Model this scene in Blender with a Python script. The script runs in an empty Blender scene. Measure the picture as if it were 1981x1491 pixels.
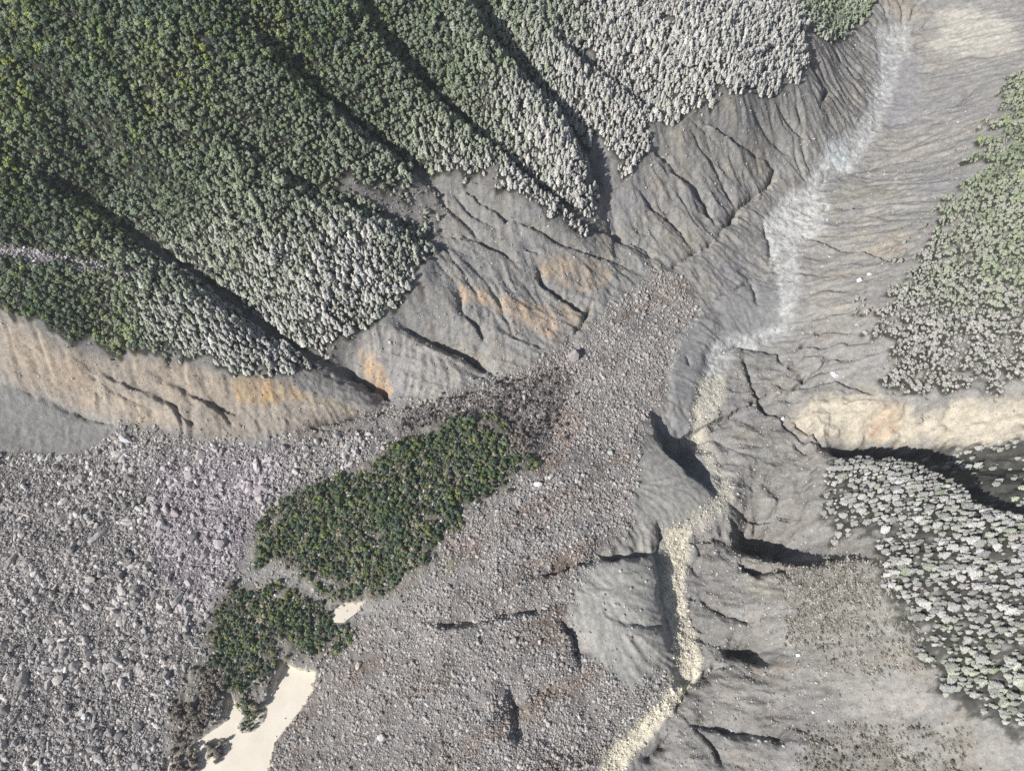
import bpy, math, random
import numpy as np
from mathutils import Vector

# ------------------------------------------------------------------ camera, sky, sun, exposure
SC = bpy.context.scene
COL = SC.collection
W_PX, H_PX = 1981.0, 1491.0           # the photograph's own pixel grid, used to read positions off it
HFOV = math.radians(74.0)
TILT = math.radians(27.0)
CAM_H = 350.0
FPX = (W_PX / 2) / math.tan(HFOV / 2)

cd = bpy.data.cameras.new('camera')
cam = bpy.data.objects.new('camera', cd)
COL.objects.link(cam)
cam.location = (0, 0, CAM_H)
cam.rotation_euler = (TILT, 0, 0)
cd.sensor_fit = 'HORIZONTAL'
cd.angle = HFOV
cd.clip_start = 1.0
cd.clip_end = 8000.0
SC.camera = cam

SUN_AZ = math.radians(33.0)           # direction the light travels, from +X towards +Y
SUN_EL = math.radians(37.0)
wd = bpy.data.worlds.new('World')
SC.world = wd
wd.use_nodes = True
nt = wd.node_tree
sky = nt.nodes.new('ShaderNodeTexSky')
sky.sky_type = 'NISHITA'
sky.sun_disc = False
sky.sun_elevation = SUN_EL
sky.sun_rotation = math.atan2(-math.cos(SUN_AZ), -math.sin(SUN_AZ))
sky.altitude = 1500
sky.dust_density = 2.0
nt.links.new(sky.outputs[0], nt.nodes['Background'].inputs[0])
nt.nodes['Background'].inputs[1].default_value = 0.06

sd = bpy.data.lights.new('sun', 'SUN')
sd.energy = 4.4
sd.angle = math.radians(0.6)
sd.color = (1.0, 0.972, 0.935)
sun = bpy.data.objects.new('sun', sd)
COL.objects.link(sun)
sun.location = (-300, -200, 500)
sun.rotation_euler = Vector((math.cos(SUN_AZ) * math.cos(SUN_EL), math.sin(SUN_AZ) * math.cos(SUN_EL),
                             -math.sin(SUN_EL))).to_track_quat('-Z', 'Y').to_euler()
vs = SC.view_settings
vs.view_transform = 'Standard'
vs.look = 'None'
vs.exposure = 0.45
vs.gamma = 1.0
vs.use_curve_mapping = False
SC.render.filter_size = 1.25
SC.cycles.use_denoising = False
SC.cycles.max_bounces = 6
SC.cycles.diffuse_bounces = 3

RNG = np.random.default_rng(7)
random.seed(7)

# ------------------------------------------------------------------ small numeric helpers
_perm = np.random.default_rng(3).permutation(256).astype(np.int32)
_perm = np.concatenate([_perm, _perm])
_ga = np.linspace(0, 2 * np.pi, 16, endpoint=False)
_GX, _GY = np.cos(_ga), np.sin(_ga)

def perlin(x, y, seed=0):
    x = np.asarray(x, float) + seed * 17.31
    y = np.asarray(y, float) + seed * 9.77
    xi = np.floor(x).astype(np.int64); yi = np.floor(y).astype(np.int64)
    xf = x - xi; yf = y - yi
    u = xf * xf * xf * (xf * (xf * 6 - 15) + 10); v = yf * yf * yf * (yf * (yf * 6 - 15) + 10)
    def g(ix, iy, dx, dy):
        h = _perm[(_perm[ix & 255] + iy) & 255] & 15
        return _GX[h] * dx + _GY[h] * dy
    a = g(xi, yi, xf, yf); b = g(xi + 1, yi, xf - 1, yf)
    c = g(xi, yi + 1, xf, yf - 1); d = g(xi + 1, yi + 1, xf - 1, yf - 1)
    return (a + u * (b - a) + v * ((c + u * (d - c)) - (a + u * (b - a)))) * 1.4

def fbm(x, y, octv=4, seed=0, gain=0.5):
    s = 0.0; amp = 1.0; tot = 0.0
    for o in range(octv):
        s = s + amp * perlin(x * 2 ** o, y * 2 ** o, seed + o * 5)
        tot += amp; amp *= gain
    return s / tot

def ridged(x, y, octv=3, seed=0):
    s = 0.0; amp = 1.0; tot = 0.0
    for o in range(octv):
        s = s + amp * (1 - np.abs(perlin(x * 2 ** o, y * 2 ** o, seed + o * 5)) * 2)
        tot += amp; amp *= 0.5
    return s / tot

def sstep(a, b, x):
    t = np.clip((x - a) / (b - a), 0, 1)
    return t * t * (3 - 2 * t)

def lin(c):
    c = np.asarray(c, float) / 255.0
    return np.where(c <= 0.04045, c / 12.92, ((c + 0.055) / 1.055) ** 2.4)

CT, ST = math.cos(TILT), math.sin(TILT)
def ray(px, py):
    dx = (np.asarray(px, float) - W_PX / 2) / FPX
    dy = (H_PX / 2 - np.asarray(py, float)) / FPX
    return dx, dy * CT + ST, dy * ST - CT

def to_pixel(x, y, z):
    zz = z - CAM_H
    yc = y * CT + zz * ST
    zc = -y * ST + zz * CT
    return W_PX / 2 + FPX * x / -zc, H_PX / 2 - FPX * yc / -zc, -zc

# ------------------------------------------------------------------ broad shape of the land: spot heights read off the photograph
SPOTS = [
 (0,0,165),(200,0,165),(400,0,158),(620,0,146),(800,0,134),(1000,0,118),(1200,0,102),(1400,0,86),(1530,0,70),(1660,0,36),
 (1750,80,24),(1850,40,36),(1981,40,55),(1981,150,60),(1720,190,18),(1640,160,28),(1560,190,44),(1430,180,66),(1330,200,68),
 (1660,300,14),(1760,300,26),(1880,280,48),(1981,300,68),(1550,380,11),(1500,300,24),(1400,300,38),(1280,260,58),(1210,300,58),
 (1180,400,40),(1100,300,76),(1040,200,92),(1280,400,32),(1400,440,17),(1500,470,9),(1620,450,18),(1750,430,38),(1880,430,58),(1981,450,74),
 (0,200,140),(200,200,138),(400,200,132),(600,200,122),(800,200,108),(950,250,92),(0,400,108),(200,400,104),(400,400,98),(600,400,86),
 (820,400,68),(950,400,60),(1080,430,50),(1230,500,22),(1060,500,36),(900,500,46),(0,560,76),(200,600,62),(420,600,62),(600,560,64),
 (760,520,58),(820,560,46),(700,650,34),(880,620,34),(1000,580,30),(1120,560,24),(300,690,44),(0,620,62),(120,680,50),(500,730,32),(640,720,26),(600,800,18),
 (300,780,26),(150,760,26),(300,840,14),(0,760,26),(0,870,12),(200,860,12),(450,860,12),(780,780,14),(860,760,15),(960,720,16),(1100,680,16),(1200,600,16),
 (0,1100,6),(200,1000,8),(200,1250,4),(0,1480,2),(250,1480,0),(420,1000,9),(480,1150,8),(560,1220,11),(400,1300,5),(420,1450,-1),(560,1380,-1),(600,1300,3),
 (620,900,12),(640,1040,17),(800,960,20),(760,1100,17),(700,1190,9),(980,860,18),(900,1150,19),(750,1300,12),(700,1480,8),(900,1350,16),(1000,1480,11),
 (1100,900,20),(1080,1050,20),(1100,1250,15),(1200,1000,16),(1160,1130,16),(1160,1230,15),(1220,1180,15),(1268,1120,14),(1275,1220,13),(1230,1290,12),(1200,1380,5),(1100,1480,5),(1250,800,12),(1230,720,14),
 (1310,700,9),(1380,680,6),(1380,800,4),(1400,930,2),(1310,1060,0),(1305,1180,-1),(1335,1280,-2),(1250,1420,-4),(1180,1490,-5),(1260,910,14),(1300,940,13),(1345,955,12),(1290,1000,12),
 (1440,580,9),(1510,640,7),(1500,550,8),(1480,760,9),(1470,880,7),(1450,1000,8),(1440,1150,9),(1420,1300,6),(1400,1440,7),(1330,1470,3),
 (1600,600,24),(1600,700,22),(1570,790,17),(1640,550,28),(1700,640,40),(1800,560,52),(1981,600,74),(1850,700,58),(1981,740,68),(1700,770,36),(1850,790,52),
 (1981,840,66),(1560,900,18),(1620,890,30),(1700,880,38),(1850,880,58),(1750,960,56),(1650,960,38),(1981,950,86),(1850,1050,74),(1700,1080,50),(1560,1050,22),
 (1560,1150,28),(1700,1180,46),(1850,1200,68),(1981,1200,84),(1560,1300,24),(1700,1320,40),(1850,1350,58),(1981,1400,70),(1560,1450,20),(1700,1450,34),(1850,1470,48),(1981,1491,60),
]
_sp = np.array(SPOTS, float)
_dx, _dy, _dz = ray(_sp[:, 0], _sp[:, 1])
_t = (_sp[:, 2] - CAM_H) / _dz
_cx, _cy, _cz = _dx * _t, _dy * _t, _sp[:, 2]

def _tps_k(r2):
    return 0.5 * r2 * np.log(r2 + 1e-9)
_S = 200.0
_n = len(_cx)
_K = _tps_k(((_cx[:, None] - _cx) ** 2 + (_cy[:, None] - _cy) ** 2) / _S ** 2) + np.eye(_n) * 0.004
_P = np.c_[np.ones(_n), _cx / _S, _cy / _S]
_A = np.block([[_K, _P], [_P.T, np.zeros((3, 3))]])
_wts = np.linalg.solve(_A, np.r_[_cz, 0, 0, 0])

def base_z(x, y):
    x = np.asarray(x, float); y = np.asarray(y, float)
    sh = x.shape
    yc = np.clip(y.ravel(), -30, 560); xc = np.clip(x.ravel(), -(285 + 0.25 * yc), 285 + 0.25 * yc)
    out = _wts[_n] + _wts[_n + 1] * xc / _S + _wts[_n + 2] * yc / _S
    if xc.size < 4000:
        r2 = ((xc[:, None] - _cx) ** 2 + (yc[:, None] - _cy) ** 2) / _S ** 2
        return (out + _tps_k(r2) @ _wts[:_n]).reshape(sh)
    for i in range(_n):
        out += _wts[i] * _tps_k(((xc - _cx[i]) ** 2 + (yc - _cy[i]) ** 2) / _S ** 2)
    return out.reshape(sh)

def ground_at(pts):
    """photo pixels -> points (x, y, z) where their rays meet the land."""
    p = np.asarray(pts, float)
    dx, dy, dz = ray(p[:, 0], p[:, 1])
    lo = np.full(len(p), 120.0); hi = np.full(len(p), 900.0)
    f = lambda t: CAM_H + dz * t - base_z(dx * t, dy * t)
    ts = np.linspace(120, 900, 60)
    found = np.zeros(len(p), bool)
    prev = ts[0]
    for t in ts[1:]:
        v = f(np.full(len(p), t))
        newly = (v < 0) & ~found
        lo[newly] = prev; hi[newly] = t
        found |= newly
        prev = t
    for _ in range(18):
        m = (lo + hi) / 2
        v = f(m)
        lo = np.where(v > 0, m, lo); hi = np.where(v > 0, hi, m)
    return np.c_[dx * hi, dy * hi, CAM_H + dz * hi]

def densify(pts, step=60.0, closed=False):
    out = []
    q = list(pts) + ([pts[0]] if closed else [])
    for a, b in zip(q[:-1], q[1:]):
        n = max(1, int(math.hypot(b[0] - a[0], b[1] - a[1]) / step))
        for k in range(n):
            out.append((a[0] + (b[0] - a[0]) * k / n, a[1] + (b[1] - a[1]) * k / n))
    if not closed:
        out.append(q[-1])
    return out

def outline(pts):
    return ground_at(densify(pts, 70, True))[:, :2]

def trace(pts):
    return ground_at(densify(pts, 40, False))[:, :2]

def poly_sd(P, x, y):
    """signed distance (metres, inside positive) to a polygon given in ground coordinates."""
    d = np.full(x.shape, 1e9); ins = np.zeros(x.shape, bool)
    n = len(P)
    for i in range(n):
        ax, ay = P[i]; bx, by = P[(i + 1) % n]
        ex, ey = bx - ax, by - ay
        t = np.clip(((x - ax) * ex + (y - ay) * ey) / (ex * ex + ey * ey + 1e-9), 0, 1)
        d = np.minimum(d, (x - ax - t * ex) ** 2 + (y - ay - t * ey) ** 2)
        c = ((ay > y) != (by > y))
        with np.errstate(divide='ignore', invalid='ignore'):
            ins ^= c & (x < (bx - ax) * (y - ay) / (by - ay + 1e-12) + ax)
    d = np.sqrt(d)
    return np.where(ins, d, -d)

def region(P, x, y, soft=3.0, warp=3.0, wl=14.0, seed=1):
    """0..1 mask of a ground polygon with a ragged edge, evaluated only near it."""
    m = np.zeros(x.shape)
    pad = soft + warp * 2 + 4
    b = (x > P[:, 0].min() - pad) & (x < P[:, 0].max() + pad) & (y > P[:, 1].min() - pad) & (y < P[:, 1].max() + pad)
    if not b.any():
        return m
    sd_ = poly_sd(P, x[b], y[b]) + warp * fbm(x[b] / wl, y[b] / wl, 4, seed, 0.6)
    m[b] = sstep(-soft, soft, sd_)
    return m

def line_ds(L, x, y, reach):
    """signed distance to a ground polyline (left of travel positive) and position along it 0..1; 1e9 out of reach."""
    d = np.full(x.shape, 1e9); tt = np.zeros(x.shape)
    b = (x > L[:, 0].min() - reach) & (x < L[:, 0].max() + reach) & (y > L[:, 1].min() - reach) & (y < L[:, 1].max() + reach)
    if not b.any():
        return d, tt
    xb, yb = x[b], y[b]
    seg = np.hypot(*(L[1:] - L[:-1]).T); cum = np.r_[0, np.cumsum(seg)]
    best = np.full(xb.shape, 1e9); sg = np.zeros(xb.shape); al = np.zeros(xb.shape)
    for i in range(len(L) - 1):
        ax, ay = L[i]; ex, ey = L[i + 1] - L[i]
        t = np.clip(((xb - ax) * ex + (yb - ay) * ey) / (ex * ex + ey * ey + 1e-9), 0, 1)
        qx, qy = xb - ax - t * ex, yb - ay - t * ey
        dd = np.hypot(qx, qy)
        u = dd < best
        best = np.where(u, dd, best)
        sg = np.where(u, np.sign(ex * qy - ey * qx), sg)
        al = np.where(u, (cum[i] + t * seg[i]) / cum[-1], al)
    d[b] = best * np.where(sg == 0, 1, sg); tt[b] = al
    return d, tt

# ------------------------------------------------------------------ outlines read off the photograph
R = {}
R['forest'] = [(-300,-180),(1800,-180),(1700,0),(1680,35),(1640,62),(1605,92),(1570,60),(1556,70),(1566,115),(1548,165),(1500,188),(1440,186),(1400,192),(1352,204),(1330,226),(1290,242),
  (1262,252),(1256,292),(1240,322),(1205,348),(1190,300),(1160,238),(1150,260),(1160,310),(1164,350),(1152,400),(1160,430),(1130,462),(1090,440),(1040,395),(960,352),(890,345),(830,330),
  (800,318),(820,345),(852,400),(845,450),(832,500),(805,560),(745,602),(690,640),(655,668),(615,690),(560,742),(450,722),(380,702),(300,690),(250,680),(205,688),(130,662),(60,622),(0,606),(-300,580)]
R['rightgreen'] = [(2300,120),(1960,140),(1915,175),(1900,230),(1880,290),(1850,340),(1810,390),(1790,430),(1770,480),(1735,520),(1700,560),(1668,605),(1665,640),(1700,665),(1690,700),(1700,735),(1760,752),(1830,770),(1900,752),(1935,775),(2000,770),(2300,760)]
R['rightwood'] = [(1614,880),(1660,868),(1720,862),(1800,845),(1860,828),(1940,835),(2300,830),(2300,1430),(1981,1425),(1900,1395),(1830,1350),(1790,1290),(1752,1230),(1720,1160),(1690,1090),(1700,1040),(1650,1010),(1600,985),(1605,930)]
R['scrub'] = [(1540,1070),(1640,1060),(1700,1080),(1745,1180),(1790,1290),(1760,1300),(1690,1260),(1600,1270),(1550,1260),(1520,1200),(1530,1120)]
R['scrub2'] = [(1560,1440),(1640,1400),(1760,1400),(1850,1400),(1900,1491),(1850,1600),(1560,1600)]
R['island'] = [(482,1060),(500,1010),(550,962),(640,922),(722,890),(758,852),(830,818),(880,800),(960,806),(1030,842),(1045,900),(1000,930),(935,980),(885,1020),(862,1060),(832,1110),(775,1160),(690,1168),(640,1160),(600,1130),(550,1100),(495,1092)]
R['darkrubble'] = [(765,840),(800,790),(880,765),(960,735),(1050,715),(1110,720),(1090,790),(1070,860),(1045,900),(1020,850),(960,812),(880,805)]
R['island2'] = [(398,1190),(450,1130),(520,1118),(590,1138),(640,1178),(692,1205),(685,1240),(622,1290),(580,1285),(560,1272),(530,1290),(512,1335),(490,1385),(455,1372),(440,1340),(425,1385),(390,1420),(345,1430),(318,1420),(330,1370),(362,1310),(395,1255)]
R['isletA'] = [(395,1432),(440,1425),(445,1450),(420,1470),(395,1472)]
R['isletB'] = [(330,1450),(375,1430),(395,1470),(380,1500),(330,1500)]
R['isletC'] = [(480,1375),(515,1370),(510,1395),(490,1412),(460,1418),(455,1400)]
R['water'] = [(290,1750),(312,1600),(318,1491),(338,1462),(372,1436),(405,1412),(432,1392),(440,1342),(462,1368),(492,1385),(518,1358),(528,1312),(540,1278),(556,1282),(582,1290),(608,1299),(600,1335),(580,1372),(552,1402),(532,1440),(514,1491),(500,1600),(480,1750)]
R['poolB'] = [(645,1184),(668,1166),(704,1162),(690,1178),(668,1194),(650,1197)]
R['boulders'] = [(-300,876),(0,872),(60,876),(120,884),(180,868),(205,850),(235,825),(300,838),(380,855),(450,868),(540,872),(620,846),(690,840),(745,845),(750,868),(690,898),(560,950),(490,1018),(470,1080),(440,1120),(398,1185),(390,1255),(355,1310),(325,1375),(310,1430),(315,1491),(300,1750),(-300,1750)]
R['scree'] = [(1262,528),(1330,545),(1352,600),(1318,640),(1296,700),(1290,750),(1262,800),(1232,868),(1222,960),(1206,1030),(1140,1085),(1105,1140),(1100,1200),(1140,1272),(1190,1318),(1225,1335),(1280,1300),(1290,1340),(1240,1395),(1190,1440),(1150,1491),(1080,1750),(480,1750),(514,1491),(532,1440),(552,1402),(580,1372),(600,1335),(612,1300),(690,1225),(780,1168),(835,1112),(865,1060),(890,1020),(1000,930),(1045,900),(1060,830),(900,790),(780,805),(700,800),(780,778),(860,772),(950,735),(1000,716),(1090,672),(1150,628),(1215,576)]
R['scarpL'] = [(-300,600),(0,612),(60,628),(130,668),(205,692),(300,694),(380,706),(450,726),(560,748),(640,775),(704,792),(690,806),(620,822),(540,835),(470,850),(380,842),(300,825),(240,810),(170,800),(100,772),(0,735),(-300,690)]
R['talus'] = [(-300,695),(0,740),(90,776),(170,805),(215,828),(205,850),(180,868),(120,880),(60,874),(0,866),(-300,870)]
R['creamR'] = [(1525,815),(1545,792),(1610,764),(1680,755),(1760,772),(1830,782),(1900,762),(1950,775),(2040,770),(2040,835),(1940,838),(1850,828),(1760,824),(1680,832),(1610,836),(1560,835)]
R['creamTop'] = [(1800,20),(1880,10),(1960,40),(1975,90),(1940,110),(1860,105),(1800,85),(1830,50)]
R['mudTop'] = [(1702,110),(1780,100),(1790,180),(1770,235),(1730,250),(1705,225)]
R['streamTop'] = [(1690,50),(1760,40),(1760,100),(1735,130),(1725,190),(1700,250),(1668,305),(1640,330),(1600,350),(1570,390),(1600,420),(1570,455),(1540,480),(1545,540),(1535,600),(1530,650),(1480,668),(1420,680),(1395,720),(1385,790),(1350,790),(1350,740),(1365,690),(1380,655),(1440,650),(1500,630),(1508,560),(1490,500),(1478,430),(1510,385),(1570,340),(1590,280),(1640,250),(1680,210),(1700,130)]
R['slabBlue'] = [(1602,275),(1620,270),(1640,292),(1647,322),(1625,328),(1605,305)]
R['streamMid'] = [(1350,735),(1400,720),(1400,765),(1385,800),(1372,840),(1390,880),(1412,930),(1420,960),(1400,990),(1350,1030),(1310,1040),(1300,1015),(1345,990),(1380,965),(1392,930),(1372,880),(1345,840),(1340,790)]
R['streamLow'] = [(1292,1022),(1335,1015),(1330,1070),(1322,1120),(1325,1180),(1345,1225),(1358,1270),(1348,1315),(1310,1365),(1265,1415),(1225,1460),(1200,1491),(1150,1600),(1090,1600),(1155,1491),(1180,1450),(1225,1410),(1270,1365),(1300,1325),(1312,1290),(1308,1240),(1296,1190),(1290,1150),(1292,1090),(1288,1050)]
R['mudA'] = [(1330,640),(1352,616),(1390,606),(1386,636),(1366,680),(1352,735),(1340,785),(1300,780),(1294,730),(1300,690),(1312,660)]
R['mudB'] = [(1385,580),(1420,558),(1455,545),(1500,555),(1512,600),(1500,632),(1440,650),(1395,650),(1392,610)]
R['mudC'] = [(1268,795),(1300,790),(1340,800),(1362,850),(1388,900),(1396,955),(1380,968),(1350,930),(1310,895),(1280,870)]
R['mudD'] = [(1232,880),(1268,868),(1300,885),(1340,905),(1375,945),(1385,970),(1340,1005),(1290,1020),(1270,1010),(1240,990),(1228,930)]
R['mudE'] = [(1135,1087),(1170,1065),(1269,1065),(1280,1083),(1296,1180),(1311,1262),(1287,1263),(1269,1306),(1220,1325),(1191,1316),(1145,1270),(1128,1246),(1105,1196),(1112,1129)]
R['rillR'] = [(1540,420),(1640,330),(1760,240),(1880,200),(1880,290),(1800,390),(1740,500),(1680,590),(1680,700),(1620,750),(1530,790),(1500,740),(1520,660),(1545,560)]
R['rillRtop'] = [(1700,300),(1780,120),(1981,90),(1930,160),(1890,250),(1800,380),(1620,400)]
R['rillL'] = [(1205,350),(1260,290),(1340,226),(1440,190),(1560,170),(1570,60),(1640,80),(1690,60),(1700,200),(1600,320),(1480,400),(1400,480),(1280,520),(1210,470)]
R['rillM'] = [(700,360),(850,350),(960,360),(1090,450),(1160,440),(1260,500),(1200,590),(1090,670),(960,725),(850,772),(760,770),(640,700),(700,640),(830,560),(850,460)]
R['rillLR'] = [(1330,1010),(1440,1000),(1610,960),(1700,1050),(1550,1080),(1520,1200),(1560,1280),(1700,1300),(1600,1420),(1500,1491),(1290,1491),(1290,1420),(1350,1320),(1345,1230),(1320,1120)]
R['slopeR2'] = [(1400,960),(1390,860),(1385,780),(1440,680),(1520,700),(1540,800),(1610,850),(1600,980),(1450,1000)]
R['paleLR'] = [(1650,1290),(1740,1300),(1800,1340),(1830,1400),(1760,1420),(1660,1420),(1620,1340)]
R['sparseD'] = [(640,300),(720,330),(820,345),(852,400),(845,440),(800,430),(730,380),(660,340)]
R['mauve'] = [(300,900),(420,880),(560,880),(560,940),(490,1010),(470,1090),(400,1170),(330,1150),(310,1050)]
R['pebbleL'] = [(-60,470),(60,472),(140,488),(230,498),(300,480),(330,500),(240,520),(150,512),(60,505),(-60,495)]
R['hollow'] = [(1590,856),(1660,838),(1800,836),(1900,845),(2020,850),(2020,1000),(1935,962),(1860,925),(1790,888),(1700,872),(1640,872)]
R['rim'] = [(380,1200),(440,1120),(480,1060),(540,960),(640,905),(740,880),(790,830),(1050,850),(900,1040),(780,1180),(690,1250),(620,1330),(560,1420),(530,1500),(300,1500),(310,1420),(340,1320)]
R['rim2'] = [(225,815),(300,826),(400,845),(480,848),(560,832),(640,815),(720,792),(860,765),(960,725),(1000,720),(960,780),(800,830),(760,850),(620,850),(450,872),(300,845),(230,840)]
G = {k: outline(v) for k, v in R.items()}

# ochre, rust and other coloured bedrock patches: outline, colour, softness
TINTS = [
 ([(440,735),(480,715),(560,745),(600,770),(560,780),(510,785),(460,770)], (196,158,104), 3, .75),
 ([(590,760),(650,770),(705,790),(690,805),(640,800),(600,790)], (190,172,140), 3, .6),
 ([(60,650),(140,690),(240,760),(340,810),(300,825),(200,790),(110,740),(40,690)], (190,172,148), 6, .7),
 ([(0,640),(80,670),(160,730),(200,780),(120,760),(30,710)], (172,146,118), 6, .5),
 ([(240,690),(300,694),(380,706),(430,740),(420,790),(340,760),(270,720)], (176,156,130), 6, .55),
 ([(686,660),(712,672),(742,700),(756,748),(735,752),(708,722),(690,692)], (212,172,126), 2.5, .85),
 ([(892,558),(930,560),(1000,575),(1062,588),(1078,620),(1070,655),(1040,642),(985,610),(940,590),(898,575)], (206,170,132), 3, .8),
 ([(1042,505),(1090,494),(1155,505),(1190,525),(1160,562),(1120,565),(1080,545),(1055,530)], (180,156,128), 3, .8),
 ([(1085,592),(1105,585),(1125,612),(1110,640),(1090,620)], (176,152,120), 2.5, .6),
 ([(660,650),(740,620),(850,680),(940,728),(870,765),(790,770),(740,700)], (168,164,158), 5, .6),
 ([(1290,440),(1350,455),(1350,500),(1320,490),(1290,460)], (160,150,118), 5, .55),
 ([(1350,240),(1400,300),(1450,310),(1470,350),(1430,350),(1370,290)], (158,148,132), 6, .5),
 ([(1430,260),(1470,280),(1480,330),(1455,320)], (164,146,118), 4, .45),
 ([(1555,60),(1580,80),(1610,110),(1590,125),(1565,95)], (158,124,114), 3, .55),
 ([(1595,170),(1620,180),(1640,200),(1610,205)], (156,136,110), 3, .5),
 ([(1240,330),(1290,350),(1300,390),(1260,380)], (160,146,130), 5, .45),
 ([(1600,455),(1680,440),(1760,455),(1740,500),(1660,485)], (170,158,138), 5, .55),
 ([(1620,360),(1700,350),(1760,370),(1680,395),(1620,395)], (156,152,130), 5, .5),
 ([(1580,530),(1680,520),(1700,590),(1600,620),(1540,600)], (164,158,144), 6, .5),
 ([(1690,770),(1740,775),(1770,800),(1740,828),(1690,810)], (206,172,140), 4, .7),
 ([(1080,800),(1125,810),(1130,850),(1090,870),(1070,840)], (150,110,80), 5, .55),
 ([(860,1010),(930,1010),(930,1060),(870,1075)], (140,108,104), 6, .5),
 ([(845,1080),(890,1085),(870,1115),(840,1105)], (150,136,80), 3, .4),
 ([(620,1240),(700,1215),(780,1180),(700,1260),(640,1300)], (130,112,98), 8, .5),
 ([(540,1400),(600,1330),(640,1320),(580,1420),(530,1491)], (132,116,102), 7, .5),
 ([(1440,1270),(1540,1290),(1530,1320),(1450,1300)], (156,134,112), 4, .5),
 ([(1440,1120),(1480,1125),(1490,1150),(1450,1150)], (176,176,142), 4, .5),
 ([(1700,0),(1770,0),(1800,30),(1740,40)], (176,162,138), 5, .5),
 ([(540,830),(640,810),(760,785),(760,800),(640,835),(560,855)], (104,92,84), 3, .6),
 ([(230,815),(300,830),(380,850),(340,862),(260,845)], (112,106,86), 3, .6),
 ([(1000,690),(1100,700),(1130,740),(1060,760),(960,740)], (112,98,90), 6, .6),
 ([(700,790),(800,780),(860,775),(800,830),(730,840),(640,845)], (116,108,106), 6, .6),
]
TINTS += [([(735,1040),(760,1030),(790,1035),(765,1052)], (176, 140, 118), 2, .8), ([(670,1085),(700,1080),(720,1095),(690,1100)], (150, 120, 104), 2, .7), ([(660,1120),(690,1112),(690,1135),(665,1138)], (180, 170, 156), 2, .7)]
TINTS = [(outline(p), lin(np.array(c) * .72 + np.array((158, 153, 146)) * .28), s, o * .7) for p, c, s, o in TINTS]

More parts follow.
